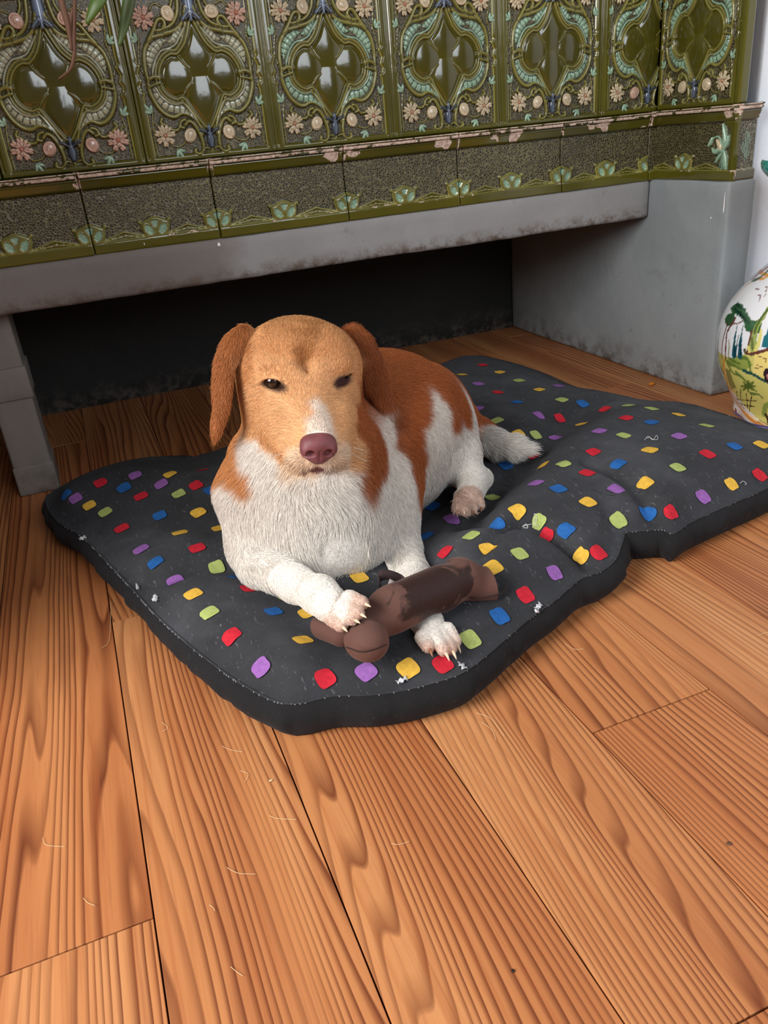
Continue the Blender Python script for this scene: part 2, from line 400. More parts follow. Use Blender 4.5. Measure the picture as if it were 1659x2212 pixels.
        leaf([(px, 54), (px+6, 66), (px+8, 76)], 3.5, MINT*.9, .006)
        leaf([(px, 50), (px-12, 54), (px-24, 50), (px-30, 56)], 5, MINT*.9, .006)
        leaf([(px-20, 70), (px-14, 62), (px-8, 56)], 5.5, CREAM, .006)
        leaf([(px-4, 58), (px-16, 74), (px-28, 74), (px-38, 66)], 1.6, MINT, .004)
        leaf([(px-34, 74), (px-38, 66), (px-42, 60)], 4, MINT, .005)
        for a in (-9, -3, 3, 8): leaf([(px, 52), (px+a*.6, 38), (px+a, 21)], 2.6, MINT*(.7+.04*a), .005)
        leaf([(px-4, 50), (px-15, 40), (px-20, 32)], 3.5, MINT*.85, .005)
    D = D+.00015*(fbm(U*60, Z*60, seed)-.5)
    e = np.minimum(np.abs(U+w/2), np.abs(U-w/2)); D = D-.0028*np.clip(1-e/.0016, 0, 1)**2
    return U, Z, D, np.dstack([C, A])

def facade(name, U, Z, D, C, origin, udir, ndir, mat, parent, z0):
    """relief sheet closed at its rim; udir along wall, ndir outwards"""
    o = np.array(origin, float); ud = np.array(udir, float); nd = np.array(ndir, float); uz = np.array([0, 0, 1.0])
    Vp = o+U[..., None]*ud+(Z+z0)[..., None]*uz+D[..., None]*nd
    V = Vp.reshape(-1, 3); ny, nx = U.shape; F = gridfaces(ny, nx)
    idx = np.arange(ny*nx).reshape(ny, nx); ring = np.r_[idx[0, :-1], idx[:-1, -1], idx[-1, :0:-1], idx[:0:-1, 0]]
    Bk = V[ring].copy(); Bk -= ((Bk-o)@nd)[:, None]*nd; Bk -= .004*nd; n = len(ring)
    k = np.arange(n); F2 = np.stack([ring, ring[(k+1) % n], (k+1) % n+ny*nx, k+ny*nx], 1)[:, ::-1]
    V = np.vstack([V, Bk]); Cc = np.vstack([C.reshape(-1, 4), C.reshape(-1, 4)[ring]])
    me = npmesh(name, V, np.vstack([F, F2]), True, Cc)
    return link(name, me, mat, parent)

# frieze of the main face: seam positions along X
FY = 1.4365
seams = [-.63, -.417, -.187, .0392, .2485, .4826, .7055, .928, 1.133, 1.160]
for i in range(len(seams)-1):
    a, b = seams[i], seams[i+1]; w = b-a-.0009
    U, Z, D, C = frieze_fields(w, seed=i, plain=w < .05)
    facade('frieze_tile', U, Z, D, C, ((a+b)/2, FY+[0, .001, 0, .002, 0, .0005, .001, 0, 0][i], 0), (1, 0, 0), (0, -1, 0), M_glaze, stove, .4045)
# side face of the projecting corner (looks towards -X), and its front
PXF = 1.152
U, Z, D, C = frieze_fields(.222, seed=21, plant=True)
facade('frieze_corner_tile', U, Z, D, C, (PXF, 1.3255, 0), (0, -1, 0), (-1, 0, 0), M_glaze, stove, .4060)
U, Z, D, C = frieze_fields(.050, seed=22, plain=True)
C[..., :3] = C[..., :3]*.6+.05; mm = (np.abs(U*1000-4-3*np.sin(Z*200)) < 9*np.sin(np.clip((Z-.03)/.055, 0, 1)*pi)) & (np.sin(U*1500+Z*90) > -.2); C[mm, :3] = MINT*.55; C[..., 3] = np.where(mm, 1, C[..., 3])
e = U < -.019; C[e & (vnoise(U*300, Z*160) > .25), 3] = 0
facade('frieze_front_tile', U, Z, D, C, (PXF-.008+.0305, 1.2225, 0), (1, 0, 0), (0, -1, 0), M_glaze, stove, .4060)

# ornamental relief tile, 218 x 242 mm
def shield_lobes():
    r = [(2, 197), (8, 182), (16, 166), (25, 156), (32, 151.5), (41, 152), (52, 146), (61, 134), (64.5, 119), (62, 104), (54, 94), (43, 89), (33, 91), (27, 82), (20, 70), (12, 57), (4, 46)]
    return r
def ornate_fields(vary=0):
    nu, nz = 236, 260
    u = np.linspace(-109, 109, nu); z = np.linspace(0, 242, nz); U, Z = np.meshgrid(u, z); AU = np.abs(U)
    D = np.full(U.shape, 2.0); C = np.empty(U.shape+(3,)); C[:] = FIELD*.75; A = np.full(U.shape, .5)
    sh = catmull(shield_lobes(), 6)
    from_poly = np.vstack([sh, sh[::-1]*[-1, 1]])
    inside = np.zeros(U.shape, bool); pp = from_poly
    for i in range(len(pp)):
        a, b = pp[i], pp[(i+1) % len(pp)]
        cnd = ((a[1] > Z) != (b[1] > Z)) & (U < (b[0]-a[0])*(Z-a[1])/(b[1]-a[1]+1e-9)+a[0]); inside ^= cnd
    dsh, _ = segdist(AU, Z, sh)
    def stroke(pts, r, h, col, sm=True, taper=0, dark=True, mirror=True):
        nonlocal D
        c = catmull(pts, 6) if sm else np.array(pts, float)
        d, t = segdist(AU if mirror else U, Z, c)
        rr = r*(1-taper*np.abs(2*t-1)**2); v = np.clip(1-(d/rr)**2, 0, 1); hh = h*np.sqrt(v)+1.5
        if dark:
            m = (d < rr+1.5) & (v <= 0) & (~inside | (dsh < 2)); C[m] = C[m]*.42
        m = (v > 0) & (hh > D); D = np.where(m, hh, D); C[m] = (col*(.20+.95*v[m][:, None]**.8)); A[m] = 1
    def patch(pts, width, h, col, ribs=0):
        nonlocal D
        d, t = segdist(AU, Z, catmull(pts, 6)); rr = width*(np.sin(np.clip(t, .02, .98)*pi)**.75); m = d < rr
        D = np.where(m, np.maximum(D, h*.55+h*.45*(1-(d/np.maximum(rr, .1))**2)), D); C[m] = col; A[m] = 1
        if ribs:
            rb = np.abs((t*ribs) % 1-.5)*2 > .80; C[m & rb] = col*.22; D = np.where(m & rb, D-1.0, D)
            fine = (np.abs((t*ribs*5) % 1-.5)*2 > .8) & ~rb; C[m & fine] = col*.72
    # outer scrollwork
    O = OLIVE*.8; R = RIDGE
    outer = [(12, 197), (21, 186.5), (42, 179.5), (62, 176), (74, 166), (80, 155), (83, 136), (82.5, 118), (82.5, 102), (77, 86), (70, 75), (60, 67), (50, 65), (40, 69), (30, 67), (20, 59), (13, 46), (12, 36)]
    stroke(outer, 3.6, 5.5, R)
    stroke([(6, 214), (11, 200), (18, 190), (30, 183), (44, 181)], 3.0, 6, R)
    stroke([(14, 240), (16, 222), (20, 205), (30, 192), (44, 186), (56, 184)], 3.2, 6, R)
    stroke([(44, 188), (41, 193), (44, 199), (51, 198), (57, 190), (62, 182), (70, 172)], 3.4, 6.5, R)
    stroke([(23, 240), (24, 224), (30, 212)], 2.2, 4, R)
    stroke([(37, 52), (31, 57), (24, 53), (18, 42), (14, 28), (14, 15), (20, 8), (28, 10), (27, 15)], 3.3, 6.5, R)
    stroke([(72, 64), (75, 58), (70, 55), (64, 50), (57, 46), (50, 46), (46, 51)], 2.6, 5, R)
    stroke([(40, 48), (45, 50), (43, 57), (36, 60)], 2.6, 5, R)
    # ribbed shells
    mint = MINT if vary else MINT*.45+CREAM*.5
    patch([(17, 187), (25, 178), (33, 171), (41, 168)], 5.2, 4.6, mint, 5)
    patch([(42, 171), (52, 169), (64, 161), (72, 149), (76, 134)], 6.8, 4.8, mint, 7)
    patch([(76, 110), (73, 98), (63, 85), (52, 78), (38, 76), (28, 70), (22, 60)], 6.8, 4.8, mint, 9)
    # rims round the shield
    par = sh+0.0; nrm = np.gradient(sh, axis=0); nrm = np.stack([-nrm[:, 1], nrm[:, 0]], 1); nrm /= np.linalg.norm(nrm, axis=1)[:, None]+1e-9
    off2 = sh+nrm*5.2
    off2 = off2[(off2[:, 0] > 2)]
    stroke(off2, 2.5, 5.2, R*1.05, sm=False); 
    stroke([(13, 186), (22, 174), (31, 164), (42, 160), (54, 157), (64, 147), (71, 134), (74, 124)], 1.6, 4.8, mint*.9)
    stroke([(73, 108), (67, 95), (57, 86), (45, 82), (34, 83), (26, 74), (18, 60), (13, 46)], 1.6, 4.8, mint*.8)
    # shield: four glossy pillows parted by creases
    dd = np.where(inside, dsh, 0)
    lob = [(0, 152, 1.0), (0, 86, 1.0), (37, 120, 1.0)]
    pil = np.zeros(U.shape)
    for cx, cz, k in lob:
        sx, sz = (26, 44) if cx == 0 else (29, 33)
        pil = np.maximum(pil, np.clip(1-((AU-cx)/sx)**2-((Z-cz)/sz)**2*1.0, 0, 1)**.7)
    Hs = 1.0+4.5*pil*np.clip(dd/9, 0, 1)
    D = np.where(inside, Hs, D); C[inside] = OLIVE*(1.0-.35*pil[inside][:, None]); A[inside] = 1
    stroke(sh, 2.4, 6.2, R*1.05, sm=False, dark=False)
    stroke([(32, 151), (24, 140), (15, 131)], 1.3, 4.2, R*.8, taper=.3, dark=False)
    stroke([(32, 93), (24, 103), (15, 110)], 1.3, 4.2, R*.8, taper=.3, dark=False)
    # side clasps
    stroke([(64, 121), (72, 123), (80, 120)], 4, 6.5, R*.8); stroke([(66, 114), (74, 112), (81, 110)], 2.4, 6.5, R*.9)
    # flower stems
    stroke([(89, 12), (88.5, 40), (87, 62), (84, 76)], .9, 2.6, R*1.3); stroke([(84, 60), (80, 52), (74, 46)], .9, 2.6, R*1.3)
    stroke([(88, 232), (88, 200), (86, 180), (84, 168)], .9, 2.6, R*1.3); stroke([(84, 176), (88, 158), (90, 140), (87, 128)], .9, 2.6, R)
    stroke([(68, 28), (58, 22), (46, 24), (40, 30)], .9, 2.6, R*1.2); stroke([(60, 212), (52, 220), (42, 216)], .9, 2.6, R*1.2)
    # fleur below and bell above, blue grey
    stroke([(0, 47), (0, 40)], 3.4, 8, BLUEG, sm=False); stroke([(3, 36), (9, 41), (16, 43)], 3.2, 7.5, BLUEG*.35, taper=.4)
    stroke([(0, 38), (0, 26), (0, 17)], 6.5, 7, BLUEG*.75, taper=.5); stroke([(4, 14), (10, 16), (15, 12)], 2, 5, R*.9, taper=.3); stroke([(0, 13), (0, 7)], 2.4, 5, R)
    stroke([(0, 236), (0, 222), (0, 204)], 8.5, 8, BLUEG*1.5, taper=.25); stroke([(3, 206), (9, 201), (13, 197)], 3.2, 8.5, BLUEG*1.1)
    stroke([(0, 204), (0, 196)], 3.2, 9.2, BLUEG*1.3, sm=False); stroke([(4, 200), (8, 196)], 1.4, 9.4, BLUEG*.3)
    # frame
    edge = np.interp(Z, [0, 96, 101, 105, 112, 118, 128, 136, 139, 143, 149, 242], [93, 93, 90.5, 95, 96, 92, 95.5, 92, 90.5, 94, 93, 93])
    fr = AU > edge; fb = Z < np.interp(AU, [0, 9, 12, 20, 28, 32, 109], [13, 11, 8, 8, 12, 10, 10]) ; ft = Z > 242-np.interp(AU, [0, 30, 109], [11, 10, 10])
    fd = np.where(fr, 3.0+3.4*np.clip((AU-edge)/3.5, 0, 1)-2.6*np.clip((AU-102)/3, 0, 1)+1.8*np.clip((AU-105.5)/2, 0, 1), 0)
    fbv = np.where(fb | ft, 3.0+3.2*np.clip((np.where(fb, 10-Z, Z-232))/3.5, 0, 1), 0)
    fd = np.maximum(fd, fbv); m = (fr | fb | ft) & (fd > D-2.5); D = np.where(m, np.maximum(fd, D*.0+fd), D); C[m] = OLIVE*.92; A[m] = 1
    ln = (np.abs(AU-edge-.6) < .9) & (Z > 10) & (Z < 232); C[ln] = RIDGE*1.5; D[ln] = 5.6; A[ln] = 1
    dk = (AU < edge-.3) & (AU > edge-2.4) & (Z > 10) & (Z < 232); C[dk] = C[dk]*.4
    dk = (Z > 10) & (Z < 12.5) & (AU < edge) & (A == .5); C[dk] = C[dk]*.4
    D += .25*(fbm(U*.05, Z*.05)-.5)
    e = np.minimum(109-AU, np.minimum(Z, 242-Z)); D -= 3.2*np.clip(1-e/2.0, 0, 1)**2
    for _ in range(1):
        D[1:-1, 1:-1] = .5*D[1:-1, 1:-1]+.125*(D[2:, 1:-1]+D[:-2, 1:-1]+D[1:-1, 2:]+D[1:-1, :-2])
    return U/1000, Z/1000, D/1000, np.dstack([C, A])
# small modelled blossoms, buds and leaves (shared meshes, sub-parts of each tile)
def blob(c, rx, ry, rz, ang=0, seg=8, rings=5):
    V = []; F = []
    for i in range(rings+1):
        t = pi*i/rings
        for j in range(seg):
            a = 2*pi*j/seg; x, y, z = rx*sin(t)*cos(a), ry*sin(t)*sin(a), rz*cos(t)
            V.append((c[0]+x*cos(ang)-y*sin(ang), c[1]+x*sin(ang)+y*cos(ang), c[2]+z))
    for i in range(rings):
        for j in range(seg): F.append((i*seg+j, (i+1)*seg+j, (i+1)*seg+(j+1) % seg, i*seg+(j+1) % seg))
    return np.array(V), np.array(F)
def flower_mesh(name, tint):
    parts = []; cols = []
    for ring, n, R_, L, wd_, h in ((0, 14, 11.5, 6.2, 2.9, 1.8), (1, 10, 6.8, 4.6, 2.4, 3.2)):
        for k in range(n):
            a = 2*pi*k/n+ring*.3+.1*sin(k*3.3); v, f = blob((R_*cos(a), R_*sin(a), h), L, wd_, 1.5, a, 7, 4); parts.append((v, f))
            cols.append(np.tile(np.append(tint*(1.0 if k % 3 else .82), 1), (len(v), 1)))
    v, f = blob((0, 0, 3.6), 3.2, 3.2, 2); parts.append((v, f)); cols.append(np.tile(np.append(tint*[.8, .45, .4], 1), (len(v), 1)))
    V, F = join(parts); return npmesh(name, V/1000, F, True, np.vstack(cols))
def bud_mesh(name, tint):
    parts = []; cols = []
    v, f = blob((0, 0, 1.5), 10.5, 12, 4.5, 0, 12, 6); parts.append((v, f)); cols.append(np.tile(np.append(tint*.8, 1), (len(v), 1)))
    for k, (r, a0) in enumerate(((8.2, .3), (6.2, 2.4), (4.2, 4.2), (2.2, 1.0))):
        t = np.linspace(a0, a0+4.3, 14); p = np.stack([r*np.cos(t), r*1.15*np.sin(t), 3.6+1.6*(1-r/9)+0*t], 1)
        v, f = tube(p, 1.25, 6); parts.append((v, f)); cols.append(np.tile(np.append(tint*1.12, 1), (len(v), 1)))
    V, F = join(parts); return npmesh(name, V/1000, F, True, np.vstack(cols))
def leaf_mesh(name):
    parts = []
    for a, L in ((-.75, 7), (0, 9.5), (.75, 7)):
        v, f = blob((sin(a)*L*.8, cos(a)*L*.8, 2.0), L, 2.7, 1.5, pi/2-a, 8, 5); parts.append((v, f))
    V, F = join(parts); return npmesh(name, V/1000, F, True, np.tile(np.append(MINT*.9, 1), (len(V), 1)))
PINK = np.array(lin(204, 168, 148)[:3])
FL = [flower_mesh('daisy', CREAM*.95), flower_mesh('daisy', PINK*.95)]; BU = [bud_mesh('rosebud', CREAM), bud_mesh('rosebud', PINK)]; LE = leaf_mesh('leaf_relief')
for me in FL+BU+[LE]: me.materials.append(M_glaze)
def basis_obj(name, me, parent, o, ud, nd, u, z, ang=0, s=1.0, depth=.0035, sx=1.0):
    ud = Vector(ud); nd = Vector(nd); uz = Vector((0, 0, 1)); c, n = cos(ang), sin(ang)
    ob = bpy.data.objects.new(name, me); COL.objects.link(ob); ob.parent = parent
    e1 = (ud*c+uz*n)*s*sx; e2 = (-ud*n+uz*c)*s; e3 = nd*s
    t = Vector(o)+ud*u+uz*z+nd*depth
    q = parent; off = Vector((0, 0, 0))
    while q: off += q.location; q = q.parent
    t -= off
    ob.matrix_local = Matrix([[e1[i], e2[i], e3[i], t[i]] for i in range(3)]+[[0, 0, 0, 1]])
    return ob
# positions measured for daisies, buds, leaves (mm from tile centre / foot)
DAISY = [(72, 39), (72, 202)]; BUDS = [(32, 36), (34, 206)]; LEAV = [(88, 172, -.9), (87, 73, -.6), (56, 17, 2.6)]
def ornate_tile(fields, origin, ud, nd, z0, umin=-1, umax=1, pink=0, idx=0):
    U, Z, D, C = fields
    keep = (U[0] >= umin) & (U[0] <= umax)
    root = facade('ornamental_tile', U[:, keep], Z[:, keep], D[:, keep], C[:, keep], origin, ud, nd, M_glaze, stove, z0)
    for sx in (-1, 1):
        for j, (x, z) in enumerate(DAISY):
            if umin < sx*x/1000-.01*0 < umax: basis_obj('daisy', FL[(pink+j) % 2 if idx < 3 else 0], root, origin, ud, nd, sx*x/1000, z0+z/1000, ang=idx*.4+j, depth=.0035)
        for j, (x, z) in enumerate(BUDS):
            if umin < sx*x/1000 < umax: basis_obj('rosebud', BU[pink], root, origin, ud, nd, sx*x/1000, z0+z/1000, ang=sx*.5+j, depth=.003)
        for x, z, a in LEAV:
            if umin < sx*x/1000 < umax: basis_obj('leaf_relief', LE, root, origin, ud, nd, sx*x/1000, z0+z/1000, ang=sx*a, depth=.003)
    return root
f0, f1 = ornate_fields(0), ornate_fields(1)
OY = 1.4430; OZ = .5315
oseam = [-.288, -.068, .1515, .3690, .5850, .8025, 1.0190, 1.2375]
for i in range(len(oseam)-1):
    cx = (oseam[i]+oseam[i+1])/2
    if cx+.109 < -.2: continue
    um = 1 if i < 6 else PXF-.001-cx
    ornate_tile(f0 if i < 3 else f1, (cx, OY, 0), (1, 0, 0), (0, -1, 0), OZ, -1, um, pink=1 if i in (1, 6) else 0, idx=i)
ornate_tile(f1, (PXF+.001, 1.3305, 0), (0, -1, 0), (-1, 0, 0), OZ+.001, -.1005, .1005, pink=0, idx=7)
for o in [o for o in stove.children if o.name.startswith('ornamental_tile')]:   # the next course up, above the picture
    c = o.copy(); COL.objects.link(c); c.location.z += .2428
    for ch in o.children: d = ch.copy(); COL.objects.link(d); d.parent = c
# olive corner strips of the projecting corner
bm = bmesh.new(); box(bm, (PXF-.004, 1.2165, .533), (1.168, 1.2295, 1.017), .003); ob = link('corner_strip', bm_mesh('corner_strip', bm, True), simple('olive_glaze', (88, 86, 26), .15, Coat_Weight=.6), stove)
# paint drips on the pillar and beam
def drip(name, p, r, L, mat, nrm):
    nrm = np.array(nrm, float); side = np.cross([0, 0, 1.0], nrm)
    pts = [np.array(p)+nrm*.0015+np.array([0, 0, -L*t]) for t in np.linspace(0, 1, 6)]
    rr = r*np.array([.35, .6, .8, .95, 1.1, .55]); V, F = tube(pts, rr, 8); c = V.mean(0)
    V = V-np.outer((V-np.array(p))@nrm, nrm)*.75
    bmx = npmesh(name, V, F); link(name, bmx, mat, stove)
M_drip = simple('white_paint_drip', (240, 242, 244), .35)
def on_x(x, y, X): d = ray(x, y); return CAM+d*(X/d[0])
drip('paint_drip', on_x(1567, 415, 1.1405), .0018, .036, M_drip, (-1, 0, 0)); drip('paint_drip', on_x(1536, 468, 1.1405), .0017, .004, M_drip, (-1, 0, 0))
drip('paint_drip', P(472, 524, 1.4288), .0030, .006, M_drip, (0, -1, 0)); drip('paint_drip', P(311, 524, 1.4275), .0008, .004, M_drip, (0, -1, 0))
#__MORE__
# ------------------------------------------------------------------ dog bed
def Wz(pts, z): return np.array([Q(x, y, z)[:2] for x, y in pts])
top_left = [(107, 1103), (130, 1130), (180, 1160), (240, 1222), (290, 1275), (340, 1330), (400, 1385), (450, 1425), (500, 1462), (550, 1492), (590, 1512)]
top_front = [(660, 1516), (720, 1502), (800, 1500), (870, 1490), (920, 1478), (980, 1460), (1010, 1445), (1050, 1415), (1100, 1372), (1150, 1330), (1200, 1295), (1250, 1252), (1300, 1232), (1328, 1208), (1344, 1165), (1352, 1150), (1400, 1145), (1432, 1143), (1455, 1152), (1495, 1126), (1586, 1085), (1659, 1053)]
back_right = [(985, 789), (1020, 786), (1060, 787), (1120, 802), (1180, 824), (1240, 851), (1290, 860), (1350, 873), (1400, 884), (1480, 889), (1540, 906), (1600, 926), (1659, 951)]
back_left = [(107, 1090), (150, 1062), (200, 1037), (260, 1017), (330, 1005), (400, 1001), (470, 991)]
ZS = .045
L_ = Wz(top_left, ZS); B_ = Wz(top_front, ZS); R_ = Wz(back_right, .030); K_ = Wz(back_left, .030)
corner = np.array([[1.0, .800], [1.04, .845], [1.045, .90]])
cB = Wz([(625, 1520)], ZS)[0]; cA = Wz([(104, 1096)], ZS)[0]; cD = Wz([(968, 795)], .03)[0]
def resample(p, n):
    p = catmull(p, 6); s = np.r_[0, np.cumsum(np.linalg.norm(np.diff(p, axis=0), axis=1))]
    t = np.linspace(0, s[-1], n); return np.stack([np.interp(t, s, p[:, 0]), np.interp(t, s, p[:, 1])], 1)
NS, NT_ = 210, 170
eL = resample(np.vstack([[cA], L_, [cB]]), NT_)[::-1]                       # from front corner back to the left corner
eB = resample(np.vstack([[cB], B_, corner[:2]]), NS)
eR = resample(np.vstack([corner[1:2], corner[2:], R_[::-1], [cD]]), NT_)
eK = resample(np.vstack([[cA], K_, [cD]]), NS)
eR[0] = eB[-1]; eL[0] = eB[0]; eK[0] = eL[-1]; eK[-1] = eR[-1]
s = np.linspace(0, 1, NS)[None, :, None]; t = np.linspace(0, 1, NT_)[:, None, None]
Cp = (1-t)*eB[None]+t*eK[None]+(1-s)*eL[:, None]+s*eR[:, None]-((1-s)*(1-t)*eB[0]+s*(1-t)*eB[-1]+(1-s)*t*eK[0]+s*t*eK[-1])
BX, BY = Cp[..., 0], Cp[..., 1]
outline = np.vstack([eB, eR[1:], eK[::-1][1:], eL[::-1][1:-1]])
dE, _ = segdist(BX, BY, np.vstack([outline[::3], outline[:1]]))
zed = np.full(BX.shape, ZS)
BZ = ZS+.027*(1-np.exp(-dE/.045))
def feat(px, amp, sig, z=.065, side=0, ends=.0):
    global BZ
    c = catmull(Wz(px, z), 5); d, tt = segdist(BX, BY, c); w = np.exp(-(d/sig)**2)
    if ends: w = w*np.clip(tt/ends, 0, 1)*np.clip((1-tt)/ends, 0, 1)
    BZ = BZ+amp*1.4*w
feat([(140, 1072), (230, 1048), (330, 1040), (400, 1050), (470, 1040)], .010, .035)
feat([(200, 1120), (330, 1120), (470, 1110)], -.006, .05)
feat([(230, 1205), (330, 1248), (420, 1225), (520, 1208), (570, 1225)], -.010, .020)
feat([(280, 1225), (400, 1300), (520, 1400), (640, 1440)], .006, .05)
feat([(540, 1225), (640, 1300), (740, 1350), (830, 1290), (900, 1200), (860, 1100), (700, 1080), (560, 1120)], -.012, .05)
feat([(800, 1110), (900, 1050), (1000, 1010)], -.022, .10)
feat([(1010, 1110), (1060, 1060), (1120, 1000), (1190, 940), (1260, 895)], -.014, .035)
feat([(1060, 1200), (1130, 1110), (1200, 1030), (1290, 960), (1390, 910)], .010, .05)
feat([(1330, 1100), (1400, 1020), (1480, 960)], .012, .08)
feat([(1133, 1142), (1200, 1160), (1255, 1185), (1300, 1222), (1320, 1240)], -.016, .013)
feat([(1275, 1022), (1330, 1045), (1390, 1085), (1440, 1135), (1455, 1155)], -.011, .014)
feat([(1000, 1100), (1030, 1130), (1080, 1150), (1137, 1142)], -.008, .014)
feat([(1040, 1205), (1090, 1160), (1137, 1142)], -.006, .010)
feat([(1340, 1150), (1320, 1120), (1300, 1090)], -.006, .012, ends=.3)
feat([(905, 1190), (1000, 1215), (1060, 1190)], -.006, .02)
feat([(990, 830), (1060, 880), (1130, 930)], .004, .04)
feat([(1190, 905), (1250, 880), (1300, 862)], -.008, .02)
feat([(700, 1500), (710, 1440), (730, 1400)], -.003, .012, ends=.3)
feat([(1137, 1142), (1138, 1141)], -.010, .02)
feat([(500, 1170), (420, 1130), (330, 1120)], -.004, .02, ends=.3)
for _ in range(26):                                                         # soft random crumples
    a = rng.uniform(.05, .95, 2); i, j = int(a[1]*(NT_-1)), int(a[0]*(NS-1)); c = np.array([BX[i, j], BY[i, j]]); th = rng.uniform(0, pi); L = rng.uniform(.03, .09)
    dv = np.array([cos(th), sin(th)])*L; d, tt = segdist(BX, BY, np.array([c-dv, c+dv*.2, c+dv])); BZ = BZ+rng.choice([-1, 1])*.0022*np.exp(-(d/rng.uniform(.008, .02))**2)
BZ = BZ+.0030*(fbm(BX*16, BY*16, 3)-.5)+.0012*(fbm(BX*60, BY*60, 5)-.5)
wE = np.clip(dE/.03, 0, 1); BZ = np.where(dE < .03, ZS*(1-wE)+BZ*wE, BZ)
BZ = np.maximum(BZ, .018)
# bilinear sampling of the surface through a regular height raster
gx = np.arange(-.32, 1.10, .004); gy = np.arange(.50, 1.80, .004)
def sample_grid():
    H = np.full((len(gy), len(gx)), np.nan)
    fx = np.linspace(0, NS-1, NS*4); fy = np.linspace(0, NT_-1, NT_*4)
    def up_(A):
        A1 = np.array([np.interp(fx, np.arange(NS), r) for r in A]); return np.array([np.interp(fy, np.arange(NT_), c) for c in A1.T]).T
    X, Y, Z = up_(BX), up_(BY), up_(BZ)
    ix = np.clip(((X-gx[0])/.004+.5).astype(int), 0, len(gx)-1); iy = np.clip(((Y-gy[0])/.004+.5).astype(int), 0, len(gy)-1)
    H[iy, ix] = Z
    for _ in range(6):
        m = np.isnan(H); Hp = np.pad(H, 1, constant_values=np.nan)
        st = np.stack([Hp[1:-1, :-2], Hp[1:-1, 2:], Hp[:-2, 1:-1], Hp[2:, 1:-1]]); c = (~np.isnan(st)).sum(0); v = np.where(c > 0, np.nansum(st, 0)/np.maximum(c, 1), np.nan)
        H[m] = v[m]
    return np.nan_to_num(H, nan=0.0)
HG = sample_grid()
def bedz(x, y):
    x = np.asarray(x, float); y = np.asarray(y, float)
    fx = np.clip((x-gx[0])/.004, 0, len(gx)-1.001); fy = np.clip((y-gy[0])/.004, 0, len(gy)-1.001); i = fx.astype(int); j = fy.astype(int); a = fx-i; b = fy-j
    return (HG[j, i]*(1-a)+HG[j, i+1]*a)*(1-b)+(HG[j+1, i]*(1-a)+HG[j+1, i+1]*a)*b
def hit_bed(x, y):
    z = .07
    for _ in range(14):
        p = Q(x, y, z); z = z*.5+float(bedz(p[0], p[1]))*.5
    return Q(x, y, z)

def cloth_mat(name, c1, c2, lint=.5):
    t = NT(name); g = t.geo()
    c = t.mix(t.ramp(t.noise(g, 14, 5, .65), [(.35, BLK), (.7, WHT)]), lin(*c1), lin(*c2))
    c = t.mix(t.ramp(t.noise(g, 6, 5, .6), [(.5, BLK), (.72, grey(.5))]), c, lin(86, 87, 92)) if lint > .2 else c
    weave = t.n('ShaderNodeTexWave', i_Vector=g, i_Scale=330.0, i_Distortion=.6); weave.bands_direction = 'DIAGONAL'
    c = t.mix(t.math('MULTIPLY', weave.outputs[1], .10), c, lin(120, 120, 124))
    fz = t.noise(t.scl(g, 300, 60, 150), 1.0, 3, .7)                         # hairs and lint
    c = t.mix(t.math('MULTIPLY', t.ramp(fz, [(.62, BLK), (.72, WHT)]), lint), c, lin(150, 150, 154))
    t.bump(t.math('ADD', weave.outputs[1], t.math('MULTIPLY', t.noise(g, 90, 4, .6), 1.5)), .3, .0012)
    return t.out(Base_Color=c, Roughness=.92, Specular_IOR_Level=.15, Sheen_Weight=.06, Sheen_Roughness=.5, Sheen_Tint=lin(190, 195, 205))
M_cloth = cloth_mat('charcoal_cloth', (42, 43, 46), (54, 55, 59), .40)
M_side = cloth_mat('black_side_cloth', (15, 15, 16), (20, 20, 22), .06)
bed = empty('dog_bed', (.4, .95, 0))
tag(bed, 'flat charcoal cushion with coloured rounded-square print lying on the wooden floor', 'dog bed')
topV = np.dstack([BX, BY, BZ]); link('cushion_top', npmesh('cushion_top', topV, gridfaces(NT_, NS)), M_cloth, bed)
ring_i = np.arange(NS*NT_).reshape(NT_, NS); rg = np.r_[ring_i[0, :-1], ring_i[:-1, -1], ring_i[-1, :0:-1], ring_i[:0:-1, 0]]
RP = topV.reshape(-1, 3)[rg]; n = len(RP); cen = np.array([BX.mean(), BY.mean()])
tg = np.roll(RP[:, :2], -2, 0)-np.roll(RP[:, :2], 2, 0); nn = np.stack([tg[:, 1], -tg[:, 0]], 1); nn /= np.linalg.norm(nn, axis=1)[:, None]+1e-9
arc = np.r_[0, np.cumsum(np.linalg.norm(np.diff(RP[:, :2], axis=0), axis=1))]
rows = []; SR = 12
gath = fbm(arc*55, arc*0+2, 1)-.5; gath2 = fbm(arc*16, arc*0+8, 4)-.5
for k in range(SR):
    q = k/(SR-1); out_ = .011*sin(pi*q**.8)*(1+.9*gath2)+.007*gath*sin(pi*q)-.003*q**4
    z = RP[:, 2]*(1-q)+.0005*q; rows.append(np.column_stack([RP[:, :2]+nn*out_[:, None], z]))
rows.append(np.column_stack([RP[:, :2]-nn*.03, np.full(n, .0008)]))
SV = np.vstack(rows); F = []
kk = np.arange(n)
for k in range(SR): F.append(np.stack([k*n+kk, (k+1)*n+kk, (k+1)*n+(kk+1) % n, k*n+(kk+1) % n], 1))
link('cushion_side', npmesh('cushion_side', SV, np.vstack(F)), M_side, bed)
seamp = [RP[i]+np.array([nn[i, 0], nn[i, 1], 0])*.0006 for i in range(n)]+[RP[0]]
V, F = tube(seamp, .0013, 6); link('seam_piping', npmesh('seam_piping', V, F), M_cloth, bed)
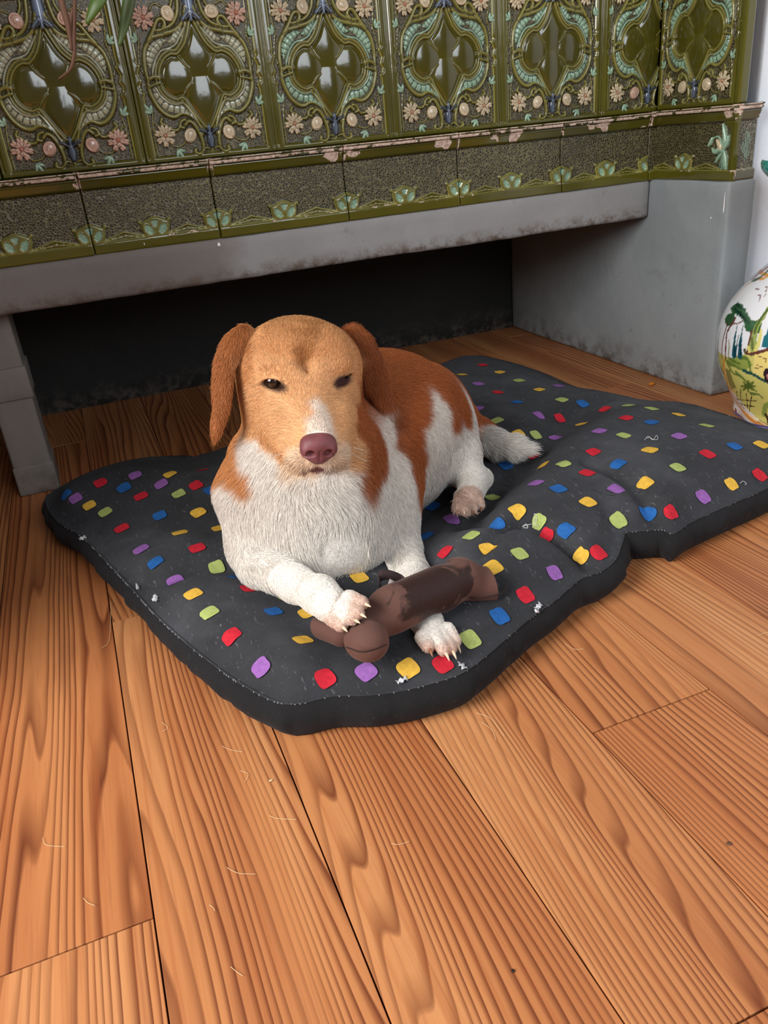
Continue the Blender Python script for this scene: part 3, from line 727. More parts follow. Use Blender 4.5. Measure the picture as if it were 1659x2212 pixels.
# white stitches that show along the front and left seams
parts = []
for i in range(0, n, 1):
    p = RP[i]; 
    if (p[1] < 1.2 and rng.random() < .42):
        a = RP[i]+np.array([nn[i, 0], nn[i, 1], .25])*.0019; b = a+(RP[(i+1) % n]-RP[i])*.28+np.array([0, 0, -.0012]); parts.append(tube([a, (a+b)/2, b], .0004, 4))
V, F = join(parts); tag(link('seam_stitching', npmesh('seam_stitching', V, F), simple('white_thread', (176, 178, 184), .7), bed), kind='stuff')

# printed rounded squares, each laid on the cloth where it is printed
Z7 = lambda x, y: (x/2.37+60, y/2.37+960)
Z4 = lambda x, y: (x/2.37+440, y/2.37+1000)
Z8 = lambda x, y: (x/2.1857+900, y/2.1857+760)
dots = [(c, Z7(x, y)) for c, x, y in [('R', 372, 197), ('P', 550, 158), ('Y', 729, 153), ('R', 893, 135), ('B', 196, 254), ('P', 245, 278), ('B', 493, 225), ('P', 683, 206), ('R', 862, 212), ('B', 937, 237), ('Y', 316, 314), ('R', 580, 268), ('G', 773, 256), ('G', 397, 349), ('B', 675, 367), ('Y', 873, 350), ('R', 481, 431), ('Y', 778, 452), ('Y', 980, 433), ('P', 580, 538), ('R', 867, 532), ('P', 1048, 538), ('B', 654, 604), ('G', 968, 636), ('P', 757, 704), ('B', 1060, 680), ('Y', 847, 767), ('R', 1135, 738), ('G', 1318, 772), ('G', 930, 861), ('B', 1258, 858), ('Y', 1435, 862), ('R', 1043, 978), ('Y', 1409, 1003), ('P', 1193, 1145), ('R', 1525, 1205)]]
dots += [(c, Z4(x, y)) for c, x, y in [('P', 832, 1070), ('Y', 1047, 1055), ('R', 1225, 1035), ('G', 1366, 908), ('B', 1514, 787), ('Y', 1480, 537), ('R', 1236, 457), ('B', 1137, 376), ('G', 1052, 268), ('B', 1173, 223), ('P', 1268, 287), ('Y', 1192, 130), ('P', 1058, 125), ('R', 1312, 122), ('Y', 797, 588), ('G', 1120, 552)]]
dots += [(c, Z8(x, y)) for c, x, y in [('Y', 214, 109), ('R', 313, 64), ('Y', 393, 98), ('P', 292, 153), ('G', 484, 137), ('R', 383, 193), ('Y', 580, 180), ('P', 672, 162), ('B', 475, 239), ('G', 685, 227), ('B', 784, 245), ('P', 287, 270), ('P', 575, 300), ('G', 380, 326), ('R', 677, 319), ('R', 890, 272), ('G', 1000, 255), ('Y', 779, 343), ('Y', 480, 388), ('G', 563, 394), ('P', 656, 409), ('R', 988, 313), ('G', 1110, 269), ('B', 1109, 334), ('P', 862, 375), ('R', 548, 493), ('G', 977, 398), ('Y', 1237, 299), ('P', 1239, 400), ('G', 1369, 351), ('R', 834, 473), ('Y', 1100, 465), ('B', 422, 538), ('Y', 596, 538), ('G', 693, 529), ('B', 953, 527), ('G', 1233, 548), ('R', 1373, 485), ('B', 1501, 447), ('Y', 1627, 440), ('P', 562, 620), ('R', 806, 573), ('B', 669, 649), ('P', 943, 648), ('Y', 1080, 618), ('R', 1620, 586), ('G', 360, 693), ('Y', 473, 745), ('Y', 809, 711), ('P', 1353, 687), ('Y', 1486, 627), ('B', 379, 816), ('G', 579, 800), ('B', 706, 840), ('B', 1090, 770), ('R', 1201, 761), ('G', 257, 868), ('R', 610, 876), ('G', 952, 800), ('G', 486, 955), ('Y', 775, 970), ('R', 860, 950), ('R', 133, 946), ('P', 651, 1048), ('Y', 338, 940), ('R', 514, 1153), ('B', 392, 1251)]]
DC = dict(R=(196, 38, 54), Y=(224, 178, 70), G=(168, 182, 106), B=(38, 96, 164), P=(146, 96, 168))
ex = np.array(eB[-1])-np.array(eB[0]); ex /= np.linalg.norm(ex); ey = np.array([-ex[1], ex[0]])
def dot_mat(name, c):
    t = NT(name); g = t.geo(); k = t.mix(t.ramp(t.noise(g, 260, 3, .6), [(.3, grey(.78)), (.7, grey(1.08))]), BLK, lin(*c)); 
    k = t.mix(1.0, lin(*c), t.ramp(t.noise(g, 200, 3, .6), [(.3, grey(.80)), (.7, grey(1.08))]), 'MULTIPLY')
    return t.out(Base_Color=k, Roughness=.85, Specular_IOR_Level=.2)
order = 'RYGBP'; mats = [dot_mat('print_'+nm, DC[c]) for c, nm in zip(order, ('red', 'yellow', 'green', 'blue', 'purple'))]
NR, NA = 5, 28; parts = []; mi = []
for c, (px, py) in dots:
    p = hit_bed(px, py); h = .004
    gxx = (bedz(p[0]+h, p[1])-bedz(p[0]-h, p[1]))/(2*h); gyy = (bedz(p[0], p[1]+h)-bedz(p[0], p[1]-h))/(2*h)
    ang = rng.uniform(-.12, .12); hs = .0104*rng.uniform(.94, 1.05); V = [(p[0], p[1])]
    a1 = ex*cos(ang)+ey*sin(ang); a2 = -ex*sin(ang)+ey*cos(ang)
    for r in range(1, NR+1):
        for k in range(NA):
            th = 2*pi*k/NA; sp = (abs(cos(th))**4.2+abs(sin(th))**4.2)**(-1/4.2); q = hs*r/NR*sp
            d = a1*q*cos(th)+a2*q*sin(th)
            sl = gxx*d[0]+gyy*d[1]; d = d/math.sqrt(1+min((sl/ (np.linalg.norm(d)+1e-9))**2, 4)); V.append((p[0]+d[0], p[1]+d[1]))
    V = np.array(V); z = bedz(V[:, 0], V[:, 1]); V = np.column_stack([V, z+.0012])
    F = [(0, 1+k, 1+(k+1) % NA, 1+(k+1) % NA) for k in range(NA)]
    F = [(1+r*NA+k, 1+(r+1)*NA+k, 1+(r+1)*NA+(k+1) % NA, 1+r*NA+(k+1) % NA) for r in range(NR-1) for k in range(NA)]
    # centre closed with quads
    F += [(0, 1+k, 1+(k+1), 1+(k+2) % NA) for k in range(0, NA, 2)]
    parts.append((V, np.array(F))); mi += [order.index(c)]*len(F)
V, F = join(parts); me = npmesh('print', V, F)
ob = link('dot_print', me, mats[0], bed)
for m in mats[1:]: me.materials.append(m)
if len(me.polygons) == len(mi): me.polygons.foreach_set('material_index', np.array(mi, np.int32))
tag(ob, kind='stuff'); ob['label'] = 'red, yellow, green, blue and purple printed squares'
# torn white lining scraps along the seam, and loose threads
M_scrap = simple('torn_white_lining', (205, 206, 210), .8)
def scrap(px, py, L, wd, ang):
    p = hit_bed(px, py); V = []; m = 7
    for i in range(m):
        for j in range(4):
            a = (i/(m-1)-.5)*L; b = (j/3-.5)*wd*(1+.4*sin(i*2.1+px)); V.append((p[0]+a*cos(ang)-b*sin(ang), p[1]+a*sin(ang)+b*cos(ang), p[2]+.002+.0016*sin(i*1.9+j)+.0005*j))
    o = link('torn_scrap', npmesh('torn_scrap', V, gridfaces(m, 4)), M_scrap, bed)
    md = o.modifiers.new('thick', 'SOLIDIFY'); md.thickness = .0004
for a in ((337, 1297, .015, .006, 1.3), (298, 1272, .014, .003, 1.5), (179, 1166, .010, .006, .4), (1163, 1314, .012, .005, .6), (999, 1443, .012, .005, 1.6), (868, 1474, .012, .004, .2), (1160, 1325, .006, .004, 1.2)): scrap(*a)
M_thr = simple('loose_white_thread', (214, 214, 214), .7)
def thread(pts, nm='loose_thread', r=.00035, par=bed):
    c = catmull([hit_bed(x, y)+np.array([0, 0, .0014+.0012*(i % 2)]) for i, (x, y) in enumerate(pts)], 6)
    V, F = tube(c, r, 5); return link(nm, npmesh(nm, V, F), M_thr, par)
thread([(1392, 952), (1400, 946), (1410, 952), (1418, 944), (1421, 950), (1412, 953), (1404, 947), (1396, 950)])
thread([(1130, 1138), (1137, 1136), (1139, 1143), (1131, 1142), (1130, 1138), (1148, 1136)])
thread([(1150, 1142), (1155, 1125), (1154, 1112), (1159, 1118), (1157, 1135), (1163, 1141)])
thread([(1598, 1046), (1605, 1043), (1612, 1047), (1608, 1051)])

# ------------------------------------------------------------------ signed distance modelling (numpy surface nets)
class SDF:
    def __init__(s, xs, ys, zs):
        s.a = [np.asarray(q, np.float32) for q in (xs, ys, zs)]; s.D = np.full([len(q) for q in s.a], 1.0, np.float32)
    def _win(s, lo, hi):
        r = []
        for q, a, b in zip(s.a, lo, hi):
            i0, i1 = np.searchsorted(q, a), np.searchsorted(q, b); r.append(slice(max(i0-1, 0), i1+1))
        if any(len(q[w]) == 0 for q, w in zip(s.a, r)): return None, None
        g = np.meshgrid(*[q[w] for q, w in zip(s.a, r)], indexing='ij', copy=False); return tuple(r), g
    def _put(s, w, d, k, op):
        D = s.D[w]
        if op == 'add': h = np.maximum(k-np.abs(D-d), 0)/k; s.D[w] = np.minimum(D, d)-h*h*k*.25
        else: d = -d; h = np.maximum(k-np.abs(D-d), 0)/k; s.D[w] = np.maximum(D, d)+h*h*k*.25
    def cone(s, a, b, ra, rb, k=.01, op='add'):
        a = np.array(a, float); b = np.array(b, float); m = k+.012
        lo = np.minimum(a-ra, b-rb)-m; hi = np.maximum(a+ra, b+rb)+m; w, g = s._win(lo, hi)
        if w is None: return
        ab = b-a; L = ab@ab+1e-9; t = np.clip(((g[0]-a[0])*ab[0]+(g[1]-a[1])*ab[1]+(g[2]-a[2])*ab[2])/L, 0, 1)
        d = np.sqrt((g[0]-a[0]-t*ab[0])**2+(g[1]-a[1]-t*ab[1])**2+(g[2]-a[2]-t*ab[2])**2)-(ra+(rb-ra)*t); s._put(w, d, k, op)
    def ell(s, c, r, R=None, k=.01, op='add'):
        c = np.array(c, float); r = np.array(r, float); R = np.eye(3) if R is None else np.array(R)   # rows = axes
        e = np.sqrt(((R*r[:, None])**2).sum(0))+k+.012; w, g = s._win(c-e, c+e)
        if w is None: return
        d = [g[i]-c[i] for i in range(3)]; q = [(R[j, 0]*d[0]+R[j, 1]*d[1]+R[j, 2]*d[2]) for j in range(3)]
        k0 = np.sqrt(sum((q[j]/r[j])**2 for j in range(3))); k1 = np.sqrt(sum((q[j]/r[j]**2)**2 for j in range(3)))+1e-9
        s._put(w, k0*(k0-1)/k1, k, op)
    def mesh(s):
        D = s.D; S = D < 0; nx, ny, nz = D.shape; c = np.zeros((nx-1, ny-1, nz-1), np.uint8)
        for i in (0, 1):
            for j in (0, 1):
                for l in (0, 1): c += S[i:nx-1+i, j:ny-1+j, l:nz-1+l]
        act = (c > 0) & (c < 8); ii = np.argwhere(act); idx = np.full(act.shape, -1, np.int32); idx[act] = np.arange(len(ii))
        acc = np.zeros((len(ii), 3)); cnt = np.zeros(len(ii)); I, J, K = ii.T
        for ax in range(3):
            o = [q for q in range(3) if q != ax]
            for u in (0, 1):
                for v in (0, 1):
                    p = [I.copy(), J.copy(), K.copy()]; p[o[0]] += u; p[o[1]] += v; q = [x.copy() for x in p]; q[ax] += 1
                    d0, d1 = D[tuple(p)], D[tuple(q)]; m = (d0 < 0) != (d1 < 0); t = np.where(m, d0/(d0-d1+1e-12), 0)
                    P0 = np.stack([s.a[k][p[k]] for k in range(3)], 1).astype(float); P1 = np.stack([s.a[k][q[k]] for k in range(3)], 1)
                    X = P0+(P1-P0)*t[:, None]; acc += X*m[:, None]; cnt += m
        V = acc/np.maximum(cnt, 1)[:, None]; F = []
        for ax in range(3):
            o = [(ax+1) % 3, (ax+2) % 3]; sl0 = [slice(None)]*3; sl1 = [slice(None)]*3; sl0[ax] = slice(0, -1); sl1[ax] = slice(1, None)
            a0, a1 = S[tuple(sl0)], S[tuple(sl1)]; E = np.argwhere(a0 != a1); E = E[(E[:, o[0]] > 0) & (E[:, o[1]] > 0) & (E[:, o[0]] < D.shape[o[0]]-1) & (E[:, o[1]] < D.shape[o[1]]-1)]
            ins = a0[tuple(E.T)]; q = []
            for du, dv in ((-1, -1), (0, -1), (0, 0), (-1, 0)):
                e = E.copy(); e[:, o[0]] += du; e[:, o[1]] += dv; q.append(idx[tuple(e.T)])
            q = np.stack(q, 1); q[~ins] = q[~ins][:, ::-1]; F.append(q)
        F = np.vstack(F); F = F[(F >= 0).all(1)]; return V, F
def relax(V, F, n=2, lam=.5):
    for _ in range(n):
        A = np.zeros_like(V); c = np.zeros(len(V))
        for i in range(4):
            np.add.at(A, F[:, i], V[F[:, (i+1) % 4]]+V[F[:, (i+3) % 4]]); np.add.at(c, F[:, i], 2)
        V = V+lam*(A/np.maximum(c, 1)[:, None]-V)
    return V
def axis(segs):
    out = [segs[0][0]]
    for a, b, st in segs:
        n = max(1, int(round((b-a)/st))); out += list(a+(b-a)*np.arange(1, n+1)/n)
    return np.array(out)

# ------------------------------------------------------------------ the dog
def unit(v): v = np.array(v, float); return v/np.linalg.norm(v)
dog = empty('dog', (.22, .9, .05))
tag(dog, 'ginger and white short-haired dog lying on the spotted cushion, with one paw on a bone', 'dog')
rp = lambda px, p: px/scale_at(p)                 # pixels to metres at a point
EY = .885; NY = .812
eyeL, eyeR, nose = P(592, 827, EY-.001), P(733, 811, EY), P(688, 968, NY)
hx = unit(eyeR-eyeL); mid = (eyeL+eyeR)/2
vw = unit(mid-CAM); vu = unit(np.cross(hx, vw)); vu = vu if vu[2] > 0 else -vu      # view-facing frame of the face
def frame(pitch, yaw):
    f = unit(-vw*cos(pitch)-vu*sin(pitch)+hx*yaw); x = unit(hx-(hx@f)*f); return x, f, unit(np.cross(x, f))
x1, sf, su = frame(radians(20), .06); su = su if su[2] > 0 else -su; RS = np.array([x1, sf, su])
x2, hf, hu = frame(radians(24), .07); hu = hu if hu[2] > 0 else -hu; RH = np.array([x2, hf, hu]); hx = x1
def build_dog():
    S = SDF(axis([(.06, .165, .003), (.165, .345, .0014), (.345, .66, .0034)]), axis([(.56, .80, .0022), (.80, .94, .0015), (.94, 1.24, .0036)]), axis([(.02, .16, .0024), (.16, .42, .0015)]))
    c = lambda a, b, ra, rb, k=.02: S.cone(P(*a), P(*b), rp(ra, P(*a)), rp(rb, P(*b)), k)
    # trunk
    S.ell(P(690, 1105, .915), (.105, .085, .085), None, .02)
    c((680, 1000, .905), (690, 1130, .89), 145, 160)
    c((690, 1000, .95), (830, 930, 1.03), 150, 165, .04)
    c((830, 930, 1.03), (895, 905, 1.10), 150, 118, .04)
    c((760, 1060, .93), (870, 1000, 1.03), 110, 90, .03)
    c((895, 905, 1.10), (925, 925, 1.11), 110, 100, .03)
    # neck and ruff
    c((645, 860, .965), (675, 1020, .915), 98, 132, .03)
    c((560, 990, .930), (548, 1060, .925), 60, 76, .025)
    c((800, 940, .95), (800, 1080, .93), 62, 78, .03)
    # shoulders and upper arms
    c((565, 1080, .915), (560, 1180, .90), 84, 62, .03)
    c((560, 1180, .90), (562, 1222, .86), 62, 42, .02)
    c((820, 1080, .905), (852, 1180, .87), 84, 55, .03)
    c((700, 1170, .885), (700, 1195, .885), 78, 62, .03)
    # left-of-picture forearm and paw
    c((562, 1215, .86), (640, 1262, .775), 47, 37, .012)
    c((640, 1262, .775), (690, 1285, .715), 38, 38, .012)
    c((690, 1285, .715), (712, 1304, .682), 41, 40, .010)
    # other forearm, reaching under the bone
    c((856, 1190, .862), (885, 1250, .80), 50, 42, .012)
    c((885, 1250, .80), (915, 1345, .675), 40, 36, .012)
    c((915, 1345, .675), (930, 1366, .652), 39, 37, .008)
    # thigh, shank, hock, hind foot
    S.ell(P(945, 935, 1.045), (.048, .062, .058), None, .03)
    c((955, 950, 1.03), (985, 985, .985), 74, 52, .02)
    c((985, 985, .985), (1014, 1030, .955), 50, 31, .015)
    c((1014, 1030, .955), (1042, 1032, .965), 30, 21, .012)
    c((1040, 1036, .96), (1012, 1078, .905), 22, 24, .010)
    c((1020, 1040, .945), (1012, 1080, .900), 27, 26, .010)
    # tail
    tl = [(985, 905, 1.10, 40), (1030, 935, 1.085, 31), (1065, 957, 1.05, 27), (1110, 965, 1.02, 21), (1148, 970, 1.0, 9)]
    for a, b in zip(tl[:-1], tl[1:]): c(a[:3], b[:3], a[3], b[3], .01)
    # toes
    def toe(p0, p1, r0, r1, k=.0025): S.cone(P(*p0), P(*p1), rp(r0, P(*p0)), rp(r1, P(*p1)), k)
    for q in TOES1: toe(q[0], q[1], 19, 15, .0015); 
    for q in TOES2: toe(q[0], q[1], 18, 14, .0015)
    for q in TOES3: toe(q[0], q[1], 12, 11, .0012)
    # skull
    sk = mid-hx*.003
    E = lambda f, x, u, r, k=.012, op='add', R=RS: S.ell(sk+sf*f+hx*x+su*u, r, R, k, op)
    E(-.056, -.003, .003, (.070, .060, .054), .02)
    E(-.028, -.003, .020, (.058, .036, .036), .02)
    for sx in (-1, 1):
        E(-.034, sx*.036-.003, -.006, (.037, .040, .046), .02)
        E(-.032, sx*.037-.002, -.044, (.034, .044, .044), .02)
        E(-.001, sx*.029, .014, (.024, .012, .011), .012)
        E(.004, sx*.015, .004, (.013, .014, .016), .014)
    E(-.030, 0, -.070, (.052, .046, .036), .02)
    E(-.012, 0, -.025, (.052, .030, .035), .02)
    N = nose
    S.cone(sk+sf*.004-su*.030, N-hf*.024-hu*.006, .041, .025, .018)
    S.cone(sk-sf*.010-su*.004, N-hf*.020+hu*.004, .026, .0175, .014)
    for sx in (-1, 1):
        S.cone(sk+sf*.020+hx*sx*.027-su*.048, N-hf*.018+hx*sx*.018-hu*.014, .031, .0185, .012)
        S.cone(N-hf*.014+hx*sx*.017-hu*.015, N-hf*.007+hx*sx*.008-hu*.020, .013, .009, .006)
    S.cone(N-hf*.050-hu*.040, N-hf*.018-hu*.0350, .022, .0120, .010)
    pass
    S.cone(N+hf*.006-hu*.016, N+hf*.001-hu*.027, .0010, .0010, .003, 'sub')
    S.cone(sk+sf*.0125+su*.008+hx*.002, sk+sf*.004+su*.052-hx*.001, .0012, .0010, .016, 'sub')
    for e, sx, hgt, til in ((eyeL, -1, .0060, -.10), (eyeR, 1, .0045, .26)):
        ex_ = unit(hx*cos(til)+su*sin(til)); ez_ = unit(np.cross(ex_, sf)); Rr = np.array([ex_, np.cross(ez_, ex_), ez_])
        S.ell(e-sf*.004, (.0185, .0105, .0125), Rr, .008)
        S.ell(e+sf*.004, (.0148, .0100, hgt), Rr, .003, 'sub')
    # ears: flat hanging flaps
    for ch in EARS:
        for a, b in zip(ch[:-1], ch[1:]):
            pa, pb = P(*a[:3]), P(*b[:3]); ax_ = unit(pb-pa); wd_ = unit(np.cross(ax_, fw if False else np.array(a[5]))); th = np.cross(wd_, ax_)
            L = np.linalg.norm(pb-pa)
            for q in np.linspace(0, 1, 4)[:-1]:
                pc = pa+(pb-pa)*q; wr = (a[3]+(b[3]-a[3])*q)/scale_at(pc); S.ell(pc, (wr, L*.42+.004, a[4]), np.array([wd_, ax_, th]), .006)
    return S
TOES1 = [((716, 1332, .662), (736, 1350, .642)), ((733, 1322, .655), (759, 1335, .636)), ((742, 1309, .655), (772, 1323, .634)), ((754, 1293, .660), (781, 1302, .642))]
TOES2 = [((914, 1376, .640), (925, 1396, .622)), ((938, 1374, .636), (958, 1403, .612)), ((954, 1374, .636), (973, 1400, .614)), ((966, 1362, .642), (982, 1385, .624))]
TOES3 = [((992, 1085, .893), (990, 1098, .878)), ((1006, 1088, .886), (1004, 1100, .870)), ((1021, 1085, .886), (1021, 1098, .872)), ((1033, 1080, .893), (1037, 1092, .880))]
# ear chains: px, py, depth, half width px, half thickness m, facing vector
nl = unit([-.3, -.95, .1]); nr = unit([.1, -.95, .15])
EARS = [[(527, 724, .930, 20, .007, nl), (500, 750, .922, 21, .006, nl), (484, 793, .914, 18, .0050, nl), (480, 840, .908, 17, .0045, nl), (478, 882, .904, 13, .004, nl), (470, 915, .902, 8, .0035, nl), (466, 942, .90, 3, .0025, nl)],
        [(762, 722, .930, 22, .007, nr), (788, 750, .922, 23, .0055, nr), (803, 793, .916, 26, .0045, nr), (814, 832, .912, 25, .004, nr), (834, 872, .91, 16, .0035, nr), (855, 902, .908, 6, .003, nr), (861, 914, .908, 3, .0025, nr)]]
S = build_dog(); SDOG = S; DV, DF = S.mesh(); DV = relax(DV, DF, 2, .5)
# rest on the cushion: nothing of the body sinks more than a little into the cloth
floorz = bedz(DV[:, 0], DV[:, 1]); DV[:, 2] = np.maximum(DV[:, 2], floorz+.0022)

from mathutils.bvhtree import BVHTree
BV = BVHTree.FromPolygons([tuple(v) for v in DV], [tuple(int(q) for q in f) for f in DF])
def snap(px, py, Y):
    d = ray(px, py); h = BV.ray_cast(Vector(CAM), Vector(d/np.linalg.norm(d)))
    return np.array(h[0]) if h[0] is not None and abs(h[0][1]-Y) < .12 else P(px, py, Y)
# coat: seeds in space carry colour, hair length and lay
GI = np.array(lin(206, 142, 86)[:3]); GL = np.array(lin(224, 174, 124)[:3]); GD = np.array(lin(158, 88, 46)[:3]); WH = np.array(lin(232, 226, 218)[:3]); TAN = np.array(lin(226, 200, 172)[:3]); PKS = np.array(lin(206, 176, 160)[:3])
LID = np.array(lin(70, 42, 40)[:3]); LIP = np.array(lin(128, 84, 84)[:3])
seeds = []   # position, colour, radius bonus
def sd(px, py, Y, col, w=0.0): seeds.append((snap(px, py, Y), col, w))
# head
for a in ((645, 700, .93), (560, 720, .925), (720, 720, .925), (600, 760, .90), (700, 760, .90), (650, 740, .90), (520, 780, .92), (775, 770, .92), (645, 690, .98)): sd(*a, GI*.55+GL*.45)
for a in ((560, 870, .885), (600, 900, .87), (550, 920, .90), (640, 850, .87), (600, 780, .88), (720, 850, .87), (750, 880, .88), (750, 930, .88), (610, 960, .865), (575, 955, .875), (760, 960, .88), (690, 800, .87), (600, 970, .85), (635, 940, .85), (745, 940, .86), (765, 1000, .88)): sd(*a, GL)
for a in ((684, 880, .86), (690, 900, .845), (698, 920, .835), (674, 915, .85)): sd(*a, (WH*.75+GL*.25))
for a in ((665, 858, .87), (702, 862, .87), (652, 885, .86), (660, 900, .86), (648, 915, .85), (714, 885, .86), (728, 905, .85), (735, 930, .85), (640, 935, .85), (684, 850, .87)): sd(*a, GL)
for a in ((625, 1010, .84), (640, 985, .84), (650, 1012, .83), (735, 1005, .84), (745, 985, .85), (628, 1000, .84), (665, 1020, .83)): sd(*a, TAN)
for a in ((656, 695, .93), (657, 715, .92), (658, 740, .91), (657, 760, .90)): sd(*a, GI*.72)
for a in ((615, 1035, .87), (640, 1050, .87), (570, 985, .89), (590, 1010, .88), (745, 1045, .87), (765, 1040, .88), (550, 965, .90)): sd(*a, WH)
for a in ((690, 1035, .84), (660, 1040, .86), (720, 1035, .86), (690, 1050, .88)): sd(*a, WH)
# ears
for ch in EARS:
    for q in ch: sd(q[0], q[1], q[2], GD*.8 if ch is EARS[1] else GD*.6+GI*.4)
# neck patches
for a in ((490, 960, .94), (510, 1000, .92), (520, 1035, .90), (500, 990, .96), (515, 930, .95)): sd(*a, GI)
for a in ((800, 960, .94), (800, 1000, .91), (795, 1030, .90), (820, 980, .94), (790, 930, .93), (780, 1040, .90)): sd(*a, GD*1.1)
# chest white
for a in ((560, 1010, .88), (590, 1040, .87), (680, 1080, .86), (560, 1090, .86), (500, 1080, .90), (520, 1150, .88), (640, 1150, .85), (760, 1100, .86), (850, 1060, .88), (870, 1130, .86), (830, 1060, .89), (600, 1200, .87), (700, 1200, .86), (850, 1190, .86), (540, 985, .91), (620, 1060, .86), (760, 1060, .87)): sd(*a, WH)
for a in ((620, 1262, .78), (690, 1285, .73), (740, 1320, .70), (880, 1240, .80), (920, 1350, .67), (945, 1380, .63), (560, 1230, .85)): sd(*a, WH)
for a in ((725, 1345, .69), (755, 1335, .68), (778, 1318, .68), (932, 1398, .615), (968, 1398, .61)): sd(*a, PKS)
# back and side
for a in ((850, 780, 1.03), (900, 800, 1.05), (950, 830, 1.06), (860, 850, .97), (880, 900, .97), (1000, 900, 1.1), (985, 860, 1.08), (860, 950, .96), (900, 950, .97), (905, 1000, .98), (900, 1020, .97), (895, 975, .97), (890, 900, .97), (915, 900, .98), (1010, 940, 1.1), (1000, 880, 1.06), (915, 870, .98), (965, 850, 1.03), (1015, 955, 1.08), (830, 880, .95), (985, 920, 1.06)): sd(*a, GD*1.15)
for a in ((833, 905, .935), (845, 945, .93), (852, 985, .925), (858, 1020, .92), (870, 1010, .935), (875, 1040, .93)): sd(*a, WH)
for a in ((945, 880, 1.005), (945, 915, .985), (960, 930, .975), (930, 950, .98), (975, 960, .965), (1000, 975, .96), (940, 1000, .97), (1015, 1020, .94), (1045, 1035, .95), (990, 945, .98), (1010, 960, .98)): sd(*a, WH*.9)
for a in ((1030, 930, 1.08), (1070, 955, 1.05), (1110, 962, 1.02), (1150, 970, 1.0)): sd(*a, WH*.88)
for a in ((990, 1095, .875), (1010, 1092, .87), (1035, 1088, .88)): sd(*a, PKS*.85)
lipc = snap(683, 1014, .82)
SP = np.array([q[0] for q in seeds]); SC = np.array([q[1] for q in seeds])
def coat(V):
    jig = np.stack([fbm(V[:, 0]*38, V[:, 1]*38, V[:, 2]*38+k*5, 3)-.5 for k in range(3)], 1)*.014
    X = V+jig; out = np.zeros((len(V), 3)); ws = np.zeros(len(V)); d = np.full(len(V), 1e9)
    D2 = [((X-p)**2).sum(1) for p in SP]; D2 = np.array(D2); dm = D2.min(0)
    for k in range(len(SP)):
        w = np.exp(-(np.sqrt(D2[k])-np.sqrt(dm))/.0032); out += w[:, None]*SC[k]; ws += w
    out /= ws[:, None]
    # dark lids and lips
    for e, r in ((eyeL, .0135), (eyeR, .0125)):
        q = V-e; a = q@hx; b = q@hu; dd = np.sqrt((a/1.15)**2+(b/.52)**2); m = np.clip(1.35-dd/(r*.86), 0, 1)*(np.abs(q@hf) < .03); m = np.clip(m*1.6, 0, 1); out = out*(1-m[:, None])+LID*m[:, None]
    q = V-lipc; m = np.clip(1.5-np.sqrt((q@hx/.0125)**2+(q@hu/.0038)**2+(q@hf/.014)**2), 0, 1)[:, None]; m = np.clip(m*1.5, 0, 1); out = out*(1-m)+LIP*m
    return out
DCOL = coat(DV)
t = NT('dog_skin'); a = t.n('ShaderNodeVertexColor', layer_name='Col').outputs[0]
M_skin = t.out(Base_Color=a, Roughness=.75, Specular_IOR_Level=.2)
body = link('body', npmesh('body', DV, DF, True, DCOL), M_skin, dog)

# eyes, nose, claws
def ball(c, r, R=None, seg=24, rings=16):
    th, ph = np.meshgrid(np.linspace(0, pi, rings+1), np.linspace(0, 2*pi, seg, endpoint=False), indexing='ij')
    U = np.stack([np.sin(th)*np.cos(ph), np.sin(th)*np.sin(ph), np.cos(th)], -1).reshape(-1, 3)*np.array(r)
    if R is not None: U = U@np.array(R)
    F = [(i*seg+j, (i+1)*seg+j, (i+1)*seg+(j+1) % seg, i*seg+(j+1) % seg) for i in range(rings) for j in range(seg)]
    return U+c, np.array(F)
t = NT('eyeball'); g = t.obj(); M_eye = t.out(Base_Color=lin(30, 18, 12), Roughness=.06, Coat_Weight=1.0, Coat_Roughness=.02)
for e in (eyeL-sf*.0035, eyeR-sf*.0035):
    V, F = ball(e, (.0115, .0100, .0115), RS); o = link('eye', npmesh('eye', V, F), M_eye, dog)
S = SDF(*[np.arange(nose[i]-.034, nose[i]+.034, .0009) for i in range(3)])
S.ell(nose, (.0205, .0120, .0150), RH, .004); S.ell(nose+hu*.006-hf*.004, (.0200, .0140, .0105), RH, .006); S.ell(nose-hu*.010, (.0120, .0095, .0095), RH, .006)
for sx in (-1, 1):
    S.ell(nose+hx*sx*.0115-hu*.001+hf*.003, (.0095, .0085, .0095), RH, .003)
for sx in (-1, 1):
    S.ell(nose+hx*sx*.0102-hu*.0015+hf*.0120, (.0052, .0080, .0044), RH, .002, 'sub')
    S.cone(nose+hx*sx*.0125-hu*.0045+hf*.010, nose+hx*sx*.0195-hu*.0060+hf*.0045, .0018, .0008, .002, 'sub')
S.cone(nose+hf*.0125+hu*.001, nose+hf*.0100-hu*.022, .0008, .0009, .002, 'sub')
V, F = S.mesh(); V = relax(V, F, 1, .4)
t = NT('nose_leather'); g = t.geo(); vn = t.n('ShaderNodeTexVoronoi', i_Vector=g, i_Scale=900.0).outputs[0]
t.bump(vn, .25, .0005); M_nose = t.out(Base_Color=t.mix(t.ramp(t.noise(g, 60, 3, .6), [(.3, BLK), (.7, WHT)]), lin(100, 52, 55), lin(124, 72, 76)), Roughness=.5, Specular_IOR_Level=.35)
link('nose', npmesh('nose', V, F), M_nose, dog)
M_claw = simple('pale_claw', (222, 196, 168), .3); M_clawd = simple('brown_claw', (150, 98, 68), .3)
